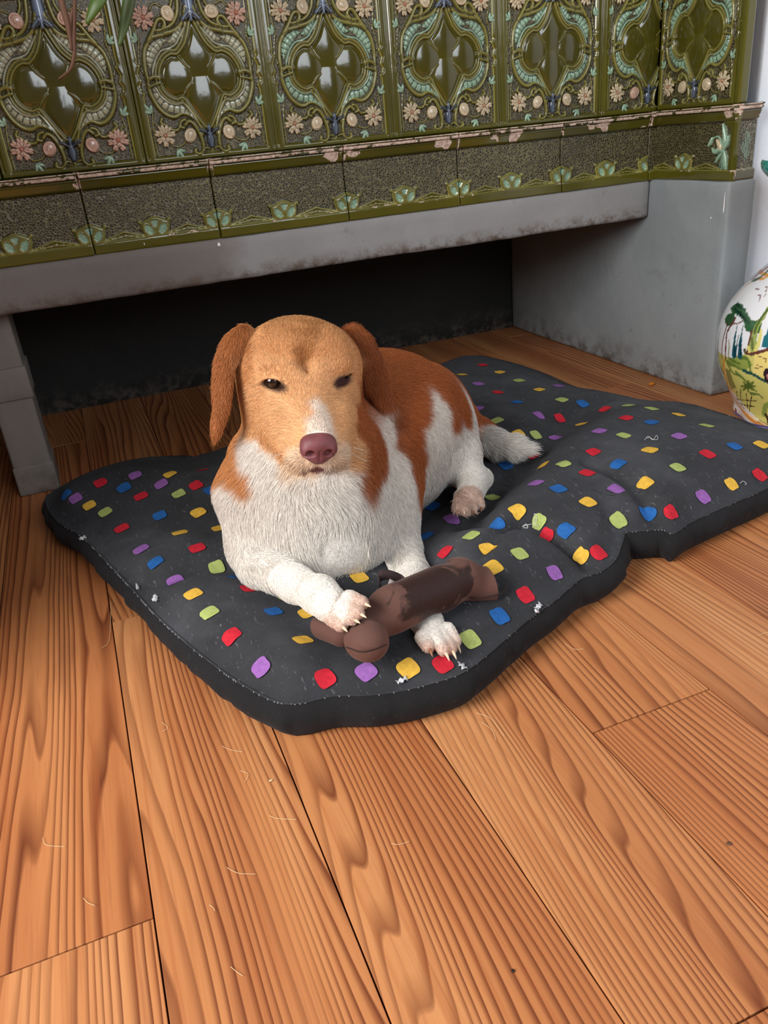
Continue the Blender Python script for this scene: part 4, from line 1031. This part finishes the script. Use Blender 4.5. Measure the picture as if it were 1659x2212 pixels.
def claw(p0, p1, L, r, mat, droop=.35):
    a, b = P(*p0), P(*p1); d = unit(b-a); st = b+d*rp(8, b); pts = []
    dn = np.array([0, 0, -1.0])
    for q in np.linspace(0, 1, 7): pts.append(st+d*L*q+dn*L*droop*q*q)
    rr = r*np.array([1, 1, .95, .85, .68, .45, .12]); V, F = tube(pts, rr, 8); V[:, 2] = np.maximum(V[:, 2], bedz(V[:, 0], V[:, 1])+.0022); link('claw', npmesh('claw', V, F), mat, dog)
for i, q in enumerate(TOES1): claw(q[0], q[1], .0105, .0019, M_claw, .12)
for i, q in enumerate(TOES2): claw(q[0], q[1], .0105, .0019, M_claw if i > 0 else M_clawd, .4)
for i, q in enumerate(TOES3): claw(q[0], q[1], .006, .0016, M_claw if i == 1 else M_clawd, .5)

# fur: short strands over the body
def make_fur(count):
    me = body.data; n = len(DF); tri = np.vstack([DF[:, [0, 1, 2]], DF[:, [0, 2, 3]]])
    A, B, Cc = DV[tri[:, 0]], DV[tri[:, 1]], DV[tri[:, 2]]; nr_ = np.cross(B-A, Cc-A); ar = np.linalg.norm(nr_, axis=1)*.5
    ctr = (A+B+Cc)/3; nrm = nr_/(2*ar[:, None]+1e-12)
    vis = ((CAM-ctr)*nrm).sum(1) > -.25*np.linalg.norm(CAM-ctr, axis=1)
    hd = np.exp(-(np.linalg.norm(ctr-(mid-sf*.02), axis=1)/.11)**4)
    wt = ar*(1+1.6*hd)*np.where(vis, 1, .35)
    wt[(ctr[:, 2] < bedz(ctr[:, 0], ctr[:, 1])+.001)] = 0
    r = np.random.default_rng(3); f = r.choice(len(tri), count, p=wt/wt.sum()); u = r.random((count, 2)); sw = u.sum(1) > 1; u[sw] = 1-u[sw]
    p = A[f]+(B-A)[f]*u[:, :1]+(Cc-A)[f]*u[:, 1:]; N = nrm[f]
    # lay of the coat
    fl = []
    def fd(px, py, Y, d, w=1): fl.append((snap(px, py, Y), unit(d)))
    Hh = lambda x, f_, u_: hx*x+hf*f_+hu*u_
    for px, py, Y, d in ((690, 930, .84, Hh(0, -.8, .5)), (640, 960, .85, Hh(-.7, -.7, 0)), (740, 960, .85, Hh(.7, -.7, 0)), (650, 860, .87, Hh(-.2, -.3, .9)), (600, 780, .88, Hh(-.35, -.1, .9)), (720, 780, .88, Hh(.35, -.1, .9)), (650, 720, .90, Hh(0, -.7, .7)),
                         (550, 860, .89, Hh(-.9, -.2, -.3)), (760, 860, .89, Hh(.9, -.2, -.3)), (560, 950, .88, Hh(-.7, 0, -.7)), (600, 1010, .87, Hh(-.5, .1, -.9)), (760, 960, .88, Hh(.5, 0, -.8)), (690, 1030, .85, Hh(0, -.1, -1)), (640, 800, .88, Hh(-.1, 0, 1)),
                         (600, 900, .87, Hh(-.8, -.3, -.2)), (720, 890, .87, Hh(.8, -.3, -.2)),
                         (560, 1080, .87, (-.25, -.1, -1)), (690, 1080, .86, (.05, -.1, -1)), (850, 1080, .88, (.3, .1, -1)), (640, 1160, .85, (.1, -.1, -1)), (500, 1000, .92, (-.4, .2, -.9)), (800, 1000, .91, (.25, -.1, -1)), (760, 1130, .86, (-.3, 0, -1)), (880, 1180, .86, (.1, -.2, -1)),
                         (560, 1220, .86, (.5, -.6, -.5)), (640, 1265, .77, (.6, -.7, -.3)), (740, 1320, .70, (.5, -.7, -.5)), (885, 1250, .80, (.2, -.8, -.5)), (930, 1370, .64, (.2, -.8, -.5)),
                         (850, 800, 1.0, (.8, .4, -.2)), (900, 870, .98, (.7, .3, -.6)), (870, 950, .95, (.5, .1, -.9)), (980, 870, 1.06, (.5, .4, -.7)), (950, 940, .98, (.4, -.1, -.9)), (1010, 1040, .94, (.1, -.3, -.9)), (1010, 1090, .88, (0, -.8, -.5)), (1050, 950, 1.06, (.8, -.4, -.3)), (1130, 967, 1.0, (.9, -.3, -.2)),
                         (500, 760, .915, (-.2, -.1, -1)), (485, 860, .905, (-.1, 0, -1)), (800, 760, .92, (.2, -.1, -1)), (835, 860, .91, (.3, 0, -1))): fd(px, py, Y, d)
    FP = np.array([q[0] for q in fl]); FD = np.array([q[1] for q in fl]); d = np.zeros((count, 3)); 
    for k in range(len(FP)): w = 1/(((p-FP[k])**2).sum(1)+2e-4)**1.6; d += w[:, None]*FD[k]
    d /= np.linalg.norm(d, axis=1)[:, None]
    sw_ = np.stack([fbm(p[:, 0]*30, p[:, 1]*30, p[:, 2]*30+7*k, 2)-.5 for k in range(3)], 1); d = d+sw_*(1.0+1.2*np.exp(-(np.linalg.norm(p-P(680, 1080, .87), axis=1)/.10)**4))[:, None]+r.normal(0, .13, d.shape)
    d -= (d*N).sum(1)[:, None]*N; d /= np.linalg.norm(d, axis=1)[:, None]+1e-9
    head = np.exp(-(np.linalg.norm(p-(mid+hf*.02), axis=1)/.085)**6)
    chest = np.exp(-(np.linalg.norm((p-P(680, 1080, .87))*[1, 1, 1], axis=1)/.085)**4); tail = (p[:, 0] > P(1040, 950, 1.06)[0])*(p[:, 1] > .97)
    neck = np.exp(-(np.linalg.norm(p-P(520, 1020, .91), axis=1)/.05)**4)
    L = .0085*(1-head)+.0048*head; L = L+.0115*chest*(1-head)+.008*tail+.005*neck*(1-head)
    muz = np.exp(-(np.linalg.norm(p-nose, axis=1)/.030)**4); L = L*(1-.45*muz)
    paw = (p[:, 1] < .80) & (p[:, 2] < .14); L = np.where(paw, .0026, L)
    hind = (p[:, 0] > .43) & (p[:, 1] < .97) & (p[:, 2] < .14); L = np.where(hind, .0030, L)
    ez = np.minimum(np.linalg.norm((p-eyeL), axis=1), np.linalg.norm((p-eyeR), axis=1)); L = L*np.clip((ez-.009)/.008, .12, 1)
    L = L*np.where(np.linalg.norm(p-lipc, axis=1) < .011, .3, 1)*r.uniform(.6, 1.25, count)
    lift = .28+.12*r.random(count); lift = np.where(chest > .4, lift+.1, lift)
    K = 4; pts = np.empty((count, K, 3), np.float32)
    for k in range(K):
        q = k/(K-1); pts[:, k] = p+(d*(q)*(1-lift[:, None]*.3)+N*(lift[:, None]*q*(1.25-.55*q))+np.array([0, 0, -.10])*q*q)*L[:, None]
    col = coat(p)*r.uniform(.70, 1.26, (count, 1))
    dn = bedz(p[:, 0], p[:, 1])
    ok = ~(((np.linalg.norm(p-nose, axis=1) < .019) & ((p-nose)@hf > -.012)))
    return pts[ok], col[ok]
pts, col = make_fur(230000)
hc = bpy.data.hair_curves.new('fur'); hc.add_curves([4]*len(pts))
hc.attributes['position'].data.foreach_set('vector', pts.reshape(-1).astype(np.float32))
ra = hc.attributes.get('radius') or hc.attributes.new('radius', 'FLOAT', 'POINT')
ra.data.foreach_set('value', np.tile(np.array([.00017, .00016, .00012, .00003], np.float32), len(pts)))
ca = hc.attributes.new('hair_col', 'FLOAT_COLOR', 'CURVE'); ca.data.foreach_set('color', np.column_stack([col, np.ones(len(col))]).astype(np.float32).ravel())
t = NT('dog_fur'); at = t.n('ShaderNodeAttribute', attribute_name='hair_col').outputs[0]
M_fur = t.out(Base_Color=at, Roughness=.55, Specular_IOR_Level=.25)
hc.materials.append(M_fur); fo = bpy.data.objects.new('fur', hc); COL.objects.link(fo); fo.parent = dog; fo.location = -Vector(dog.location); fo['kind'] = 'stuff'
scn.cycles_curves.shape = 'RIBBONS'
# whiskers
parts = []
for k in range(16):
    sx = -1 if k % 2 else 1; st = nose-hf*.022-hu*(.012+.003*(k % 4))+hx*sx*.026; e = st+(hx*sx*rng.uniform(.018, .035)+hf*rng.uniform(-.01, .01)-hu*rng.uniform(.0, .02)); m_ = (st+e)/2+hu*.002
    parts.append(tube(catmull([st, m_, e], 4), .00016, 4))
V, F = join(parts); tag(link('whisker', npmesh('whisker', V, F), simple('pale_whisker', (220, 210, 196), .5), dog), kind='stuff')

# ------------------------------------------------------------------ brown bone toy
bone = empty('bone_toy', (.22, .66, .07)); tag(bone, 'brown plush bone toy with a wet dark patch under the dog\'s paws', 'toy')
S = SDF(np.arange(.14, .36, .002), np.arange(.55, .80, .002), np.arange(.03, .17, .002))
def bc(a, b, ra, rb, k): S.cone(P(*a), P(*b), rp(ra, P(*a)), rp(rb, P(*b)), k)
bc((806, 1352, .648), (838, 1322, .662), 34, 46, .012)
bc((838, 1322, .662), (1000, 1250, .692), 46, 44, .01)
bc((860, 1308, .660), (950, 1272, .680), 48, 48, .01)
bc((788, 1382, .630), (796, 1386, .622), 46, 45, .006)
bc((740, 1368, .668), (700, 1352, .700), 30, 30, .010)
bc((985, 1245, .70), (985, 1234, .705), 33, 28, .010)
bc((1020, 1262, .694), (1058, 1262, .69), 40, 39, .008)
def sample_sdf(S0, X):                                                        # dog's distance field at the toy's grid points
    f = [np.clip(np.interp(X[k], S0.a[k], np.arange(len(S0.a[k]))), 0, len(S0.a[k])-1.001) for k in range(3)]; i0 = [q.astype(int) for q in f]; w = [q-i_ for q, i_ in zip(f, i0)]
    i0 = np.meshgrid(*i0, indexing='ij'); w = np.meshgrid(*w, indexing='ij'); out = 0
    for a in (0, 1):
        for b in (0, 1):
            for c in (0, 1): out = out+(w[0] if a else 1-w[0])*(w[1] if b else 1-w[1])*(w[2] if c else 1-w[2])*S0.D[i0[0]+a, i0[1]+b, i0[2]+c]
    return out
S.D = np.maximum(S.D, .0035-sample_sdf(SDOG, S.a))                             # the plush gives way where paw and foreleg press on it
V, F = S.mesh(); V = relax(V, F, 2, .5); zf = bedz(V[:, 0], V[:, 1])+.0016; V[:, 2] = np.maximum(V[:, 2], zf)
V[:, 2] = np.maximum(V[:, 2], bedz(V[:, 0], V[:, 1])+.0016)
t = NT('brown_plush'); g = t.geo()
wet = t.ramp(t.math('ADD', t.noise(g, 38, 5, .6, .5), t.math('MULTIPLY', t.n('ShaderNodeVectorMath', operation='DISTANCE', i_0=g, i_1=tuple(P(940, 1270, .665))).outputs['Value'], -8.0)), [(.10, BLK), (.19, WHT)])
c = t.mix(wet, lin(97, 68, 60), lin(46, 29, 26)); t.bump(t.math('ADD', t.noise(g, 700, 2, .5), t.math('MULTIPLY', t.noise(g, 60, 4, .6), 2.0)), .35, .0012)
M_bone = t.out(Base_Color=c, Roughness=t.ramp(wet, [(0, grey(.85)), (1, grey(.5))]), Sheen_Weight=.3, Sheen_Roughness=.4, Sheen_Tint=lin(180, 150, 140), Specular_IOR_Level=.25)
link('plush_body', npmesh('plush_body', V, F), M_bone, bone)
M_seam = simple('dark_seam', (48, 30, 26), .9)
def bseam(pts, r=.0008):
    c = catmull([P(*q) for q in pts], 6); V, F = tube(c, r, 5); link('seam', npmesh('seam', V, F), M_seam, bone)
bseam([(748, 1398, .604), (780, 1408, .592), (812, 1402, .594), (836, 1392, .602)])
bseam([(1010, 1290, .672), (1050, 1290, .665), (1085, 1280, .672), (1096, 1262, .683)])
st = [(820, 1262, .712), (818, 1250, .716), (828, 1242, .716), (848, 1244, .714), (868, 1252, .712), (880, 1262, .706)]
c = catmull([P(*q) for q in st], 8); V = []
for p in c: V += [p+fw*.0-np.array([0, 0, .006]), p+np.array([0, .002, .006])]
V = np.array(V); F = gridfaces(len(c), 2); o = link('strap_loop', npmesh('strap_loop', V, F), simple('dark_strap', (46, 28, 28), .8), bone); o.modifiers.new('t', 'SOLIDIFY').thickness = .0015
V = np.array([P(838, 1262, .705), P(858, 1268, .703), P(856, 1258, .705), P(842, 1250, .707)]); o = link('care_label', npmesh('care_label', V, np.array([[0, 1, 2, 3]])), simple('grey_label', (150, 140, 140), .7), bone); o.modifiers.new('t', 'SOLIDIFY').thickness = .0006

# ------------------------------------------------------------------ painted vase
vase = empty('painted_vase', (1.192, 1.045, 0)); tag(vase, 'large white majolica vase painted with a landscape, standing on the floor beside the stove', 'vase')
prof = [(.0, .0), (.092, .0), (.103, .003), (.106, .012), (.108, .024), (.118, .045), (.133, .075), (.144, .105), (.1485, .135), (.147, .165), (.138, .197), (.120, .228), (.096, .256), (.072, .280), (.056, .300), (.049, .325), (.050, .355), (.062, .385), (.085, .410), (.102, .428), (.106, .440), (.103, .446), (.096, .440), (.078, .415), (.056, .388), (.043, .355), (.042, .320), (.05, .29)]
pr_ = catmull(prof, 6); NA2 = 560; th = np.linspace(-pi, pi, NA2); 
R2, TH = np.meshgrid(pr_[:, 0], th, indexing='ij'); ZZ = np.repeat(pr_[:, 1][:, None], NA2, 1)
R2 = R2*(1+.035*np.cos(8*TH)*np.clip((.05-ZZ)/.05, 0, 1))
# refine vertically for painting
zi = np.linspace(0, len(pr_)-1, 420); R2 = np.array([np.interp(zi, np.arange(len(pr_)), R2[:, j]) for j in range(NA2)]).T; ZZ = np.array([np.interp(zi, np.arange(len(pr_)), ZZ[:, j]) for j in range(NA2)]).T; TH = np.repeat(th[None], 420, 0)
VC = np.array([1.192, 1.045]); outer_ = np.arange(420)[:, None]/420 < .78
Vv = np.dstack([VC[0]+np.maximum(R2, .0001)*np.cos(TH), VC[1]+np.maximum(R2, .0001)*np.sin(TH), ZZ])
PC = np.empty(Vv.shape); PC[:] = lin(236, 238, 242)[:3]
AR = ((TH+pi*.70+pi) % (2*pi)-pi)*.147*1000; HZ = ZZ*1000              # arc length (mm) about the side seen from the camera, height (mm)
def paint(mask, c, k=1.0):
    m = mask & outer_; PC[m] = PC[m]*(1-k)+np.array(lin(*c)[:3])*k
def vpt(px, py):                                       # where a pixel's ray meets the vase: (arc mm, height mm)
    d = ray(px, py); d = d/np.linalg.norm(d); s_ = .7; bst = (9, 0)
    for _ in range(400):
        q = CAM+d*s_; rr = np.hypot(q[0]-VC[0], q[1]-VC[1]); R_ = np.interp(q[2], pr_[:115, 1], pr_[:115, 0]) if 0 < q[2] < .44 else 0
        if rr-R_ < bst[0]: bst = (rr-R_, s_)
        if rr-R_ < .0006: break
        s_ += max((rr-R_)*.4, .0004)
    q = CAM+d*bst[1]; return ((math.atan2(q[1]-VC[1], q[0]-VC[0])+pi*.70+pi) % (2*pi)-pi)*147, q[2]*1000
nz_ = fbm(AR*.12, HZ*.12, 2, 3)
def vstroke(pts, r, c, k=1.0, taper=0, rough=1.2):
    q = catmull([vpt(*p) for p in pts], 6) if len(pts) > 2 else np.array([vpt(*p) for p in pts]); q = np.where(np.isfinite(q), q, 0)
    d, tt = segdist(AR, HZ, q); paint(d < r*(1-taper*tt)+rough*(nz_-.5), c, k)
def vpoly(pts, c, k=1.0, rough=3):
    q = np.array([vpt(*p) for p in pts]); ins = np.zeros(AR.shape, bool); x_ = AR+rough*(nz_-.5); y_ = HZ+rough*(fbm(AR*.2, HZ*.2, 6, 2)-.5)
    for i in range(len(q)):
        a, b = q[i], q[(i+1) % len(q)]
        cn = ((a[1] > y_) != (b[1] > y_)) & (x_ < (b[0]-a[0])*(y_-a[1])/(b[1]-a[1]+1e-9)+a[0]); ins ^= cn
    paint(ins, c, k)
V6 = lambda x, y: (x/5.0275+1550, y/5.0275+540)
def T(L): return [V6(*p) for p in L]
# repeated ground bands so that the unseen side carries the same painting
gl = 150-18*np.sin(AR*.013+.6)
back_side = (AR > 78-8*np.sin(HZ*.07)) | (AR < -110)
paint(back_side & (HZ < 128) & (HZ > 62), (196, 196, 104)); paint(back_side & (HZ < 110) & (HZ > 70) & (nz_ > .55), (110, 130, 56)); paint(back_side & (HZ < 64) & (HZ > 58), (226, 150, 62))
for a_ in (110, 165, 230, 300, 360, -150, -220, -290):
    paint((np.abs(AR-a_) < 5*np.clip((175-HZ)/60, 0, 1)) & (HZ > 112) & (HZ < 175) & back_side, (24, 82, 96)); paint((np.hypot((AR-a_-26)/20, (HZ-190)/11) < 1+.5*(nz_-.5)) & back_side, (52, 96, 62)); paint((np.abs(AR-a_-26) < 1.6) & (HZ > 118) & (HZ < 186) & back_side, (112, 56, 52))
paint(back_side & (HZ > 262) & (HZ < 266), (224, 160, 84))
vpoly(T([(60, 1190), (150, 1190), (260, 1150), (320, 1120), (410, 1150), (380, 1340), (470, 1380), (640, 1500), (700, 1900), (560, 1960), (300, 1700), (180, 1560), (110, 1380), (62, 1290)]), (214, 206, 116))
vpoly(T([(400, 1130), (620, 1060), (700, 1100), (700, 1420), (540, 1420), (380, 1340)]), (240, 218, 130))
vpoly(T([(62, 1200), (150, 1170), (300, 1140), (380, 1260), (300, 1300), (200, 1270), (120, 1260)]), (142, 160, 72), .9, 6)
for q in ([(100, 1210), (240, 1290), (330, 1340)], [(130, 1180), (240, 1240)], [(250, 1170), (330, 1190), (360, 1330)], [(110, 1240), (160, 1330), (230, 1370)], [(200, 1330), (300, 1420), (420, 1540)]): vstroke(T(q), 3.4, (88, 116, 48), .85, .5)
vstroke(T([(280, 1310), (400, 1360), (520, 1430), (620, 1450)]), 3.0, (38, 84, 78), 1, .2)
vpoly(T([(80, 1280), (130, 1300), (200, 1500), (150, 1520), (110, 1430)]), (96, 104, 52), .8, 5)
for a in range(8):
    q = 2*pi*a/8; vstroke([V6(330, 1480), V6(330+78*cos(q), 1480+62*sin(q))], 4.2, (84, 104, 44), .9, .6)
vstroke(T([(360, 1560), (440, 1570), (490, 1610)]), 3, (80, 110, 48), .9, .5)
for q in ([(205, 1530), (215, 1640)], [(250, 1510), (258, 1680), (290, 1720)], [(310, 1560), (330, 1720)], [(370, 1580), (350, 1750)], [(200, 1620), (420, 1640)], [(210, 1660), (400, 1700)]): vstroke(T(q), .9, (40, 34, 34), 1, 0, .8)
# trees
vpoly(T([(140, 620), (215, 570), (270, 590), (330, 690), (368, 780), (350, 830), (290, 790), (230, 720), (150, 680)]), (52, 96, 62), 1, 5)
for q in ([(180, 640), (260, 700), (340, 800)], [(200, 600), (280, 640)], [(230, 690), (300, 760)]): vstroke(T(q), 2.4, (22, 52, 40), .9, .4)
vstroke(T([(190, 740), (160, 800), (105, 880), (90, 1000), (85, 1180)]), 2.2, (112, 56, 52), 1, 0); vstroke(T([(170, 800), (230, 795), (270, 770)]), 1.1, (112, 60, 54)); vstroke(T([(100, 900), (130, 840), (160, 700)]), 1.0, (90, 60, 54))
for x, w_ in ((175, 5.0), (240, 5.5)):
    vstroke([V6(x, 1150), V6(x+8, 980), V6(x+38, 820)], w_, (24, 82, 96), 1, .92)
    vstroke([V6(x+10, 1140), V6(x+14, 1000)], w_*.3, (20, 40, 50), 1, .5)
vstroke(T([(115, 1170), (122, 1060), (120, 970)]), 2.4, (140, 140, 84), .9, .6)
vstroke(T([(370, 1110), (390, 960), (430, 820), (500, 720), (548, 630)]), 7.5, (150, 166, 84), .95, .55); vstroke(T([(400, 900), (440, 790), (540, 650)]), 2.6, (74, 96, 50), .9, .2); vstroke(T([(380, 1080), (370, 960)]), 2.2, (84, 96, 44), .8)
vstroke(T([(410, 1090), (450, 1000), (470, 880)]), 4, (224, 214, 110), .9, .3)
vpoly(T([(470, 1050), (480, 1000), (560, 830), (620, 800), (640, 1040), (540, 1060)]), (36, 110, 124), 1, 4)
vstroke(T([(300, 1110), (360, 1130), (480, 1100), (640, 1060)]), 2.8, (104, 58, 52)); vstroke(T([(290, 1080), (300, 1120)]), 2.6, (90, 74, 44)); vstroke(T([(330, 1060), (345, 1100)]), 3, (226, 216, 120))
for q in ([(440, 1160), (520, 1180), (525, 1220)], [(420, 1250), (480, 1270)], [(400, 1275), (440, 1290)]): vstroke(T(q), .9, (120, 80, 60))
vstroke([V6(545, 1330), V6(548, 1400)], 7, (50, 34, 40)); vstroke([V6(550, 1365), V6(556, 1390)], 3, (200, 130, 130))
vstroke(T([(500, 1790), (520, 1700), (600, 1660)]), 5, (128, 156, 70), .9); vstroke(T([(520, 1790), (545, 1880)]), 3, (60, 50, 34)); vstroke(T([(450, 1860), (540, 1920), (600, 1960)]), 3.2, (52, 96, 80), .9)
# birds, frame lines, lower band
for q in ([(415, 415), (440, 425), (450, 440)], [(520, 400), (540, 415), (520, 440), (530, 460), (505, 505)], [(440, 490), (465, 495), (455, 550)]): vstroke(T(q), .8, (120, 66, 62))
vstroke(T([(180, 540), (240, 450), (330, 370), (420, 320), (500, 310), (560, 270)]), 2.0, (224, 160, 84))
vstroke(T([(380, 330), (440, 310), (520, 250), (560, 200)]), 3.5, (70, 90, 74)); vstroke(T([(390, 300), (440, 260), (560, 170)]), 5.5, (150, 104, 118))
vstroke(T([(66, 1200), (72, 1330), (130, 1520), (210, 1680), (330, 1800), (450, 1890), (560, 1990)]), 3.6, (228, 152, 70)); vstroke(T([(80, 1320), (140, 1500), (220, 1650), (340, 1775), (470, 1870), (580, 1960)]), 1.5, (246, 214, 150))
vstroke(T([(190, 1740), (205, 1790), (190, 1840)]), 5.2, (142, 34, 48)); vstroke(T([(220, 1830), (260, 1880), (320, 1950)]), 5.0, (142, 34, 48)); vstroke(T([(330, 1940), (400, 1950), (440, 1990)]), .9, (90, 70, 70)); vstroke(T([(320, 1880), (350, 1900)]), 1.0, (90, 70, 70))
vstroke(T([(80, 1540), (105, 1580)]), 5, (86, 120, 74)); vstroke(T([(95, 1640), (120, 1730), (140, 1800)]), 2.6, (96, 124, 80)); vstroke(T([(110, 1640), (150, 1680)]), .9, (80, 100, 70))
paint(HZ < 7, (96, 108, 176)); paint((HZ > 300) & (HZ < 318), (40, 140, 140)); paint((HZ > 290) & (HZ < 300), (226, 160, 84))
paint((HZ > 424), (40, 156, 144)); paint((HZ > 412) & (HZ < 424), (58, 50, 130)); paint((HZ > 318) & (HZ < 412) & (nz_ > .62), (86, 130, 84))
t = NT('painted_majolica'); a = t.n('ShaderNodeVertexColor', layer_name='Col').outputs[0]; M_vase = t.out(Base_Color=a, Roughness=.12, Coat_Weight=.6, Coat_Roughness=.05)
link('vase_body', npmesh('vase_body', Vv, gridfaces(420, NA2, True), True, PC), M_vase, vase)
V, F = ball(np.array([VC[0], VC[1], .02]), (.05, .05, .012)); link('vase_floor', npmesh('vase_floor', V, F), M_vase, vase)

# ------------------------------------------------------------------ hanging plant leaves at the top left
pl = empty('hanging_plant', tuple(P(210, -60, .9))); tag(pl, 'green and dried leaves of a hanging plant in front of the stove tiles', 'plant')
M_leaf = simple('green_leaf', (58, 84, 24), .5, Subsurface_Weight=.1); M_leafd = simple('greyish_green_leaf', (62, 80, 34), .5); M_dry = simple('dry_leaf', (88, 58, 38), .7)  # green, a slightly greyer green, and dry brown leaf colours
def blade(pts, w, mat, nm='leaf'):
    c = catmull([P(*q) for q in pts], 8); T_ = np.gradient(c, axis=0); m = len(c); V = []
    for i in range(m):
        q = i/(m-1); s_ = np.cross(unit(T_[i]), fw); s_ = unit(s_); ww = w*(sin(pi*min(max(q*.85+.10, 0), 1))**.8)
        for j in (-1, -.5, 0, .5, 1): V.append(c[i]+s_*ww*j-fw*.0015*(1-abs(j))*1.5)
    o = link(nm, npmesh(nm, V, gridfaces(m, 5)), mat, pl); o.modifiers.new('t', 'SOLIDIFY').thickness = .0005
blade([(265, -120, .98), (225, -20, .98), (205, 15, .98), (188, 52, .985)], .0072, M_leaf)
blade([(292, -120, 1.0), (282, -20, 1.0), (272, 40, 1.0), (258, 100, 1.0)], .0068, M_leafd)
blade([(120, -100, 1.0), (133, 0, 1.0), (146, 50, 1.0), (156, 110, 1.0)], .0032, M_dry)
blade([(165, -100, 1.02), (162, 0, 1.02), (160, 80, 1.02), (160, 120, 1.02), (152, 150, 1.02), (128, 172, 1.02)], .0022, M_dry)
blade([(158, 20, 1.02), (150, 60, 1.02), (160, 105, 1.02)], .0030, M_dry)

# ------------------------------------------------------------------ small bits on the floor
def crumb(name, label, p, r, rgb, cat, seed):
    V, F = ball(np.array(p), r); V = V+(np.random.default_rng(seed).random(V.shape)-.5)*min(r)*.35
    tag(link(name, npmesh(name, V, F), simple(name+'_colour', rgb, .7)), label, cat)
p = Q(1408, 829, .003); crumb('orange_peel', 'tiny orange scrap of peel on the floor by the stove pillar', p, (.008, .005, .0028), (214, 128, 30), 'scrap', 4)
p = Q(1108, 2097, .001); crumb('crumb', 'tiny black crumb on the planks at the bottom of the picture', p, (.0011, .0013, .0009), (16, 12, 12), 'crumb', 5)
p = Q(1575, 1822, .0008); crumb('crumb', 'small grey-brown speck on the planks at the right', p, (.0022, .0018, .0007), (96, 66, 48), 'crumb', 6)
p = Q(585, 1686, .001); crumb('crumb', 'pale crumb on the planks in front of the cushion corner', p, (.0020, .0008, .0008), (228, 204, 160), 'crumb', 7)
hairs = [[(480, 1612), (500, 1620), (524, 1624)], [(582, 1762), (600, 1768), (640, 1770)], [(490, 1874), (515, 1886), (552, 1888)], [(452, 1955), (460, 1960), (464, 1968)], [(92, 1810), (100, 1825), (140, 1829)], [(350, 1560), (362, 1572), (350, 1580)], [(498, 2088), (510, 2098), (524, 2108)], [(240, 1300), (236, 1380), (220, 1400)], [(1220, 1390), (1240, 1402), (1260, 1402)], [(520, 1665), (536, 1672), (528, 1690)], [(180, 1940), (190, 1950), (205, 1956)], [(845, 1822), (862, 1824), (884, 1818)], [(1040, 1560), (1062, 1576), (1072, 1600)], [(1030, 1540), (1060, 1552), (1090, 1590)], [(1638, 1372), (1650, 1368), (1659, 1366)]]
parts = [tube(catmull([Q(x, y, .0012) for x, y in h], 6), .00022, 4) for h in hairs]
V, F = join(parts); tag(link('loose_dog_hairs', npmesh('loose_dog_hairs', V, F), simple('pale_hair', (236, 206, 160), .5)), 'pale shed dog hairs scattered over the wooden planks', 'hair', kind='stuff')
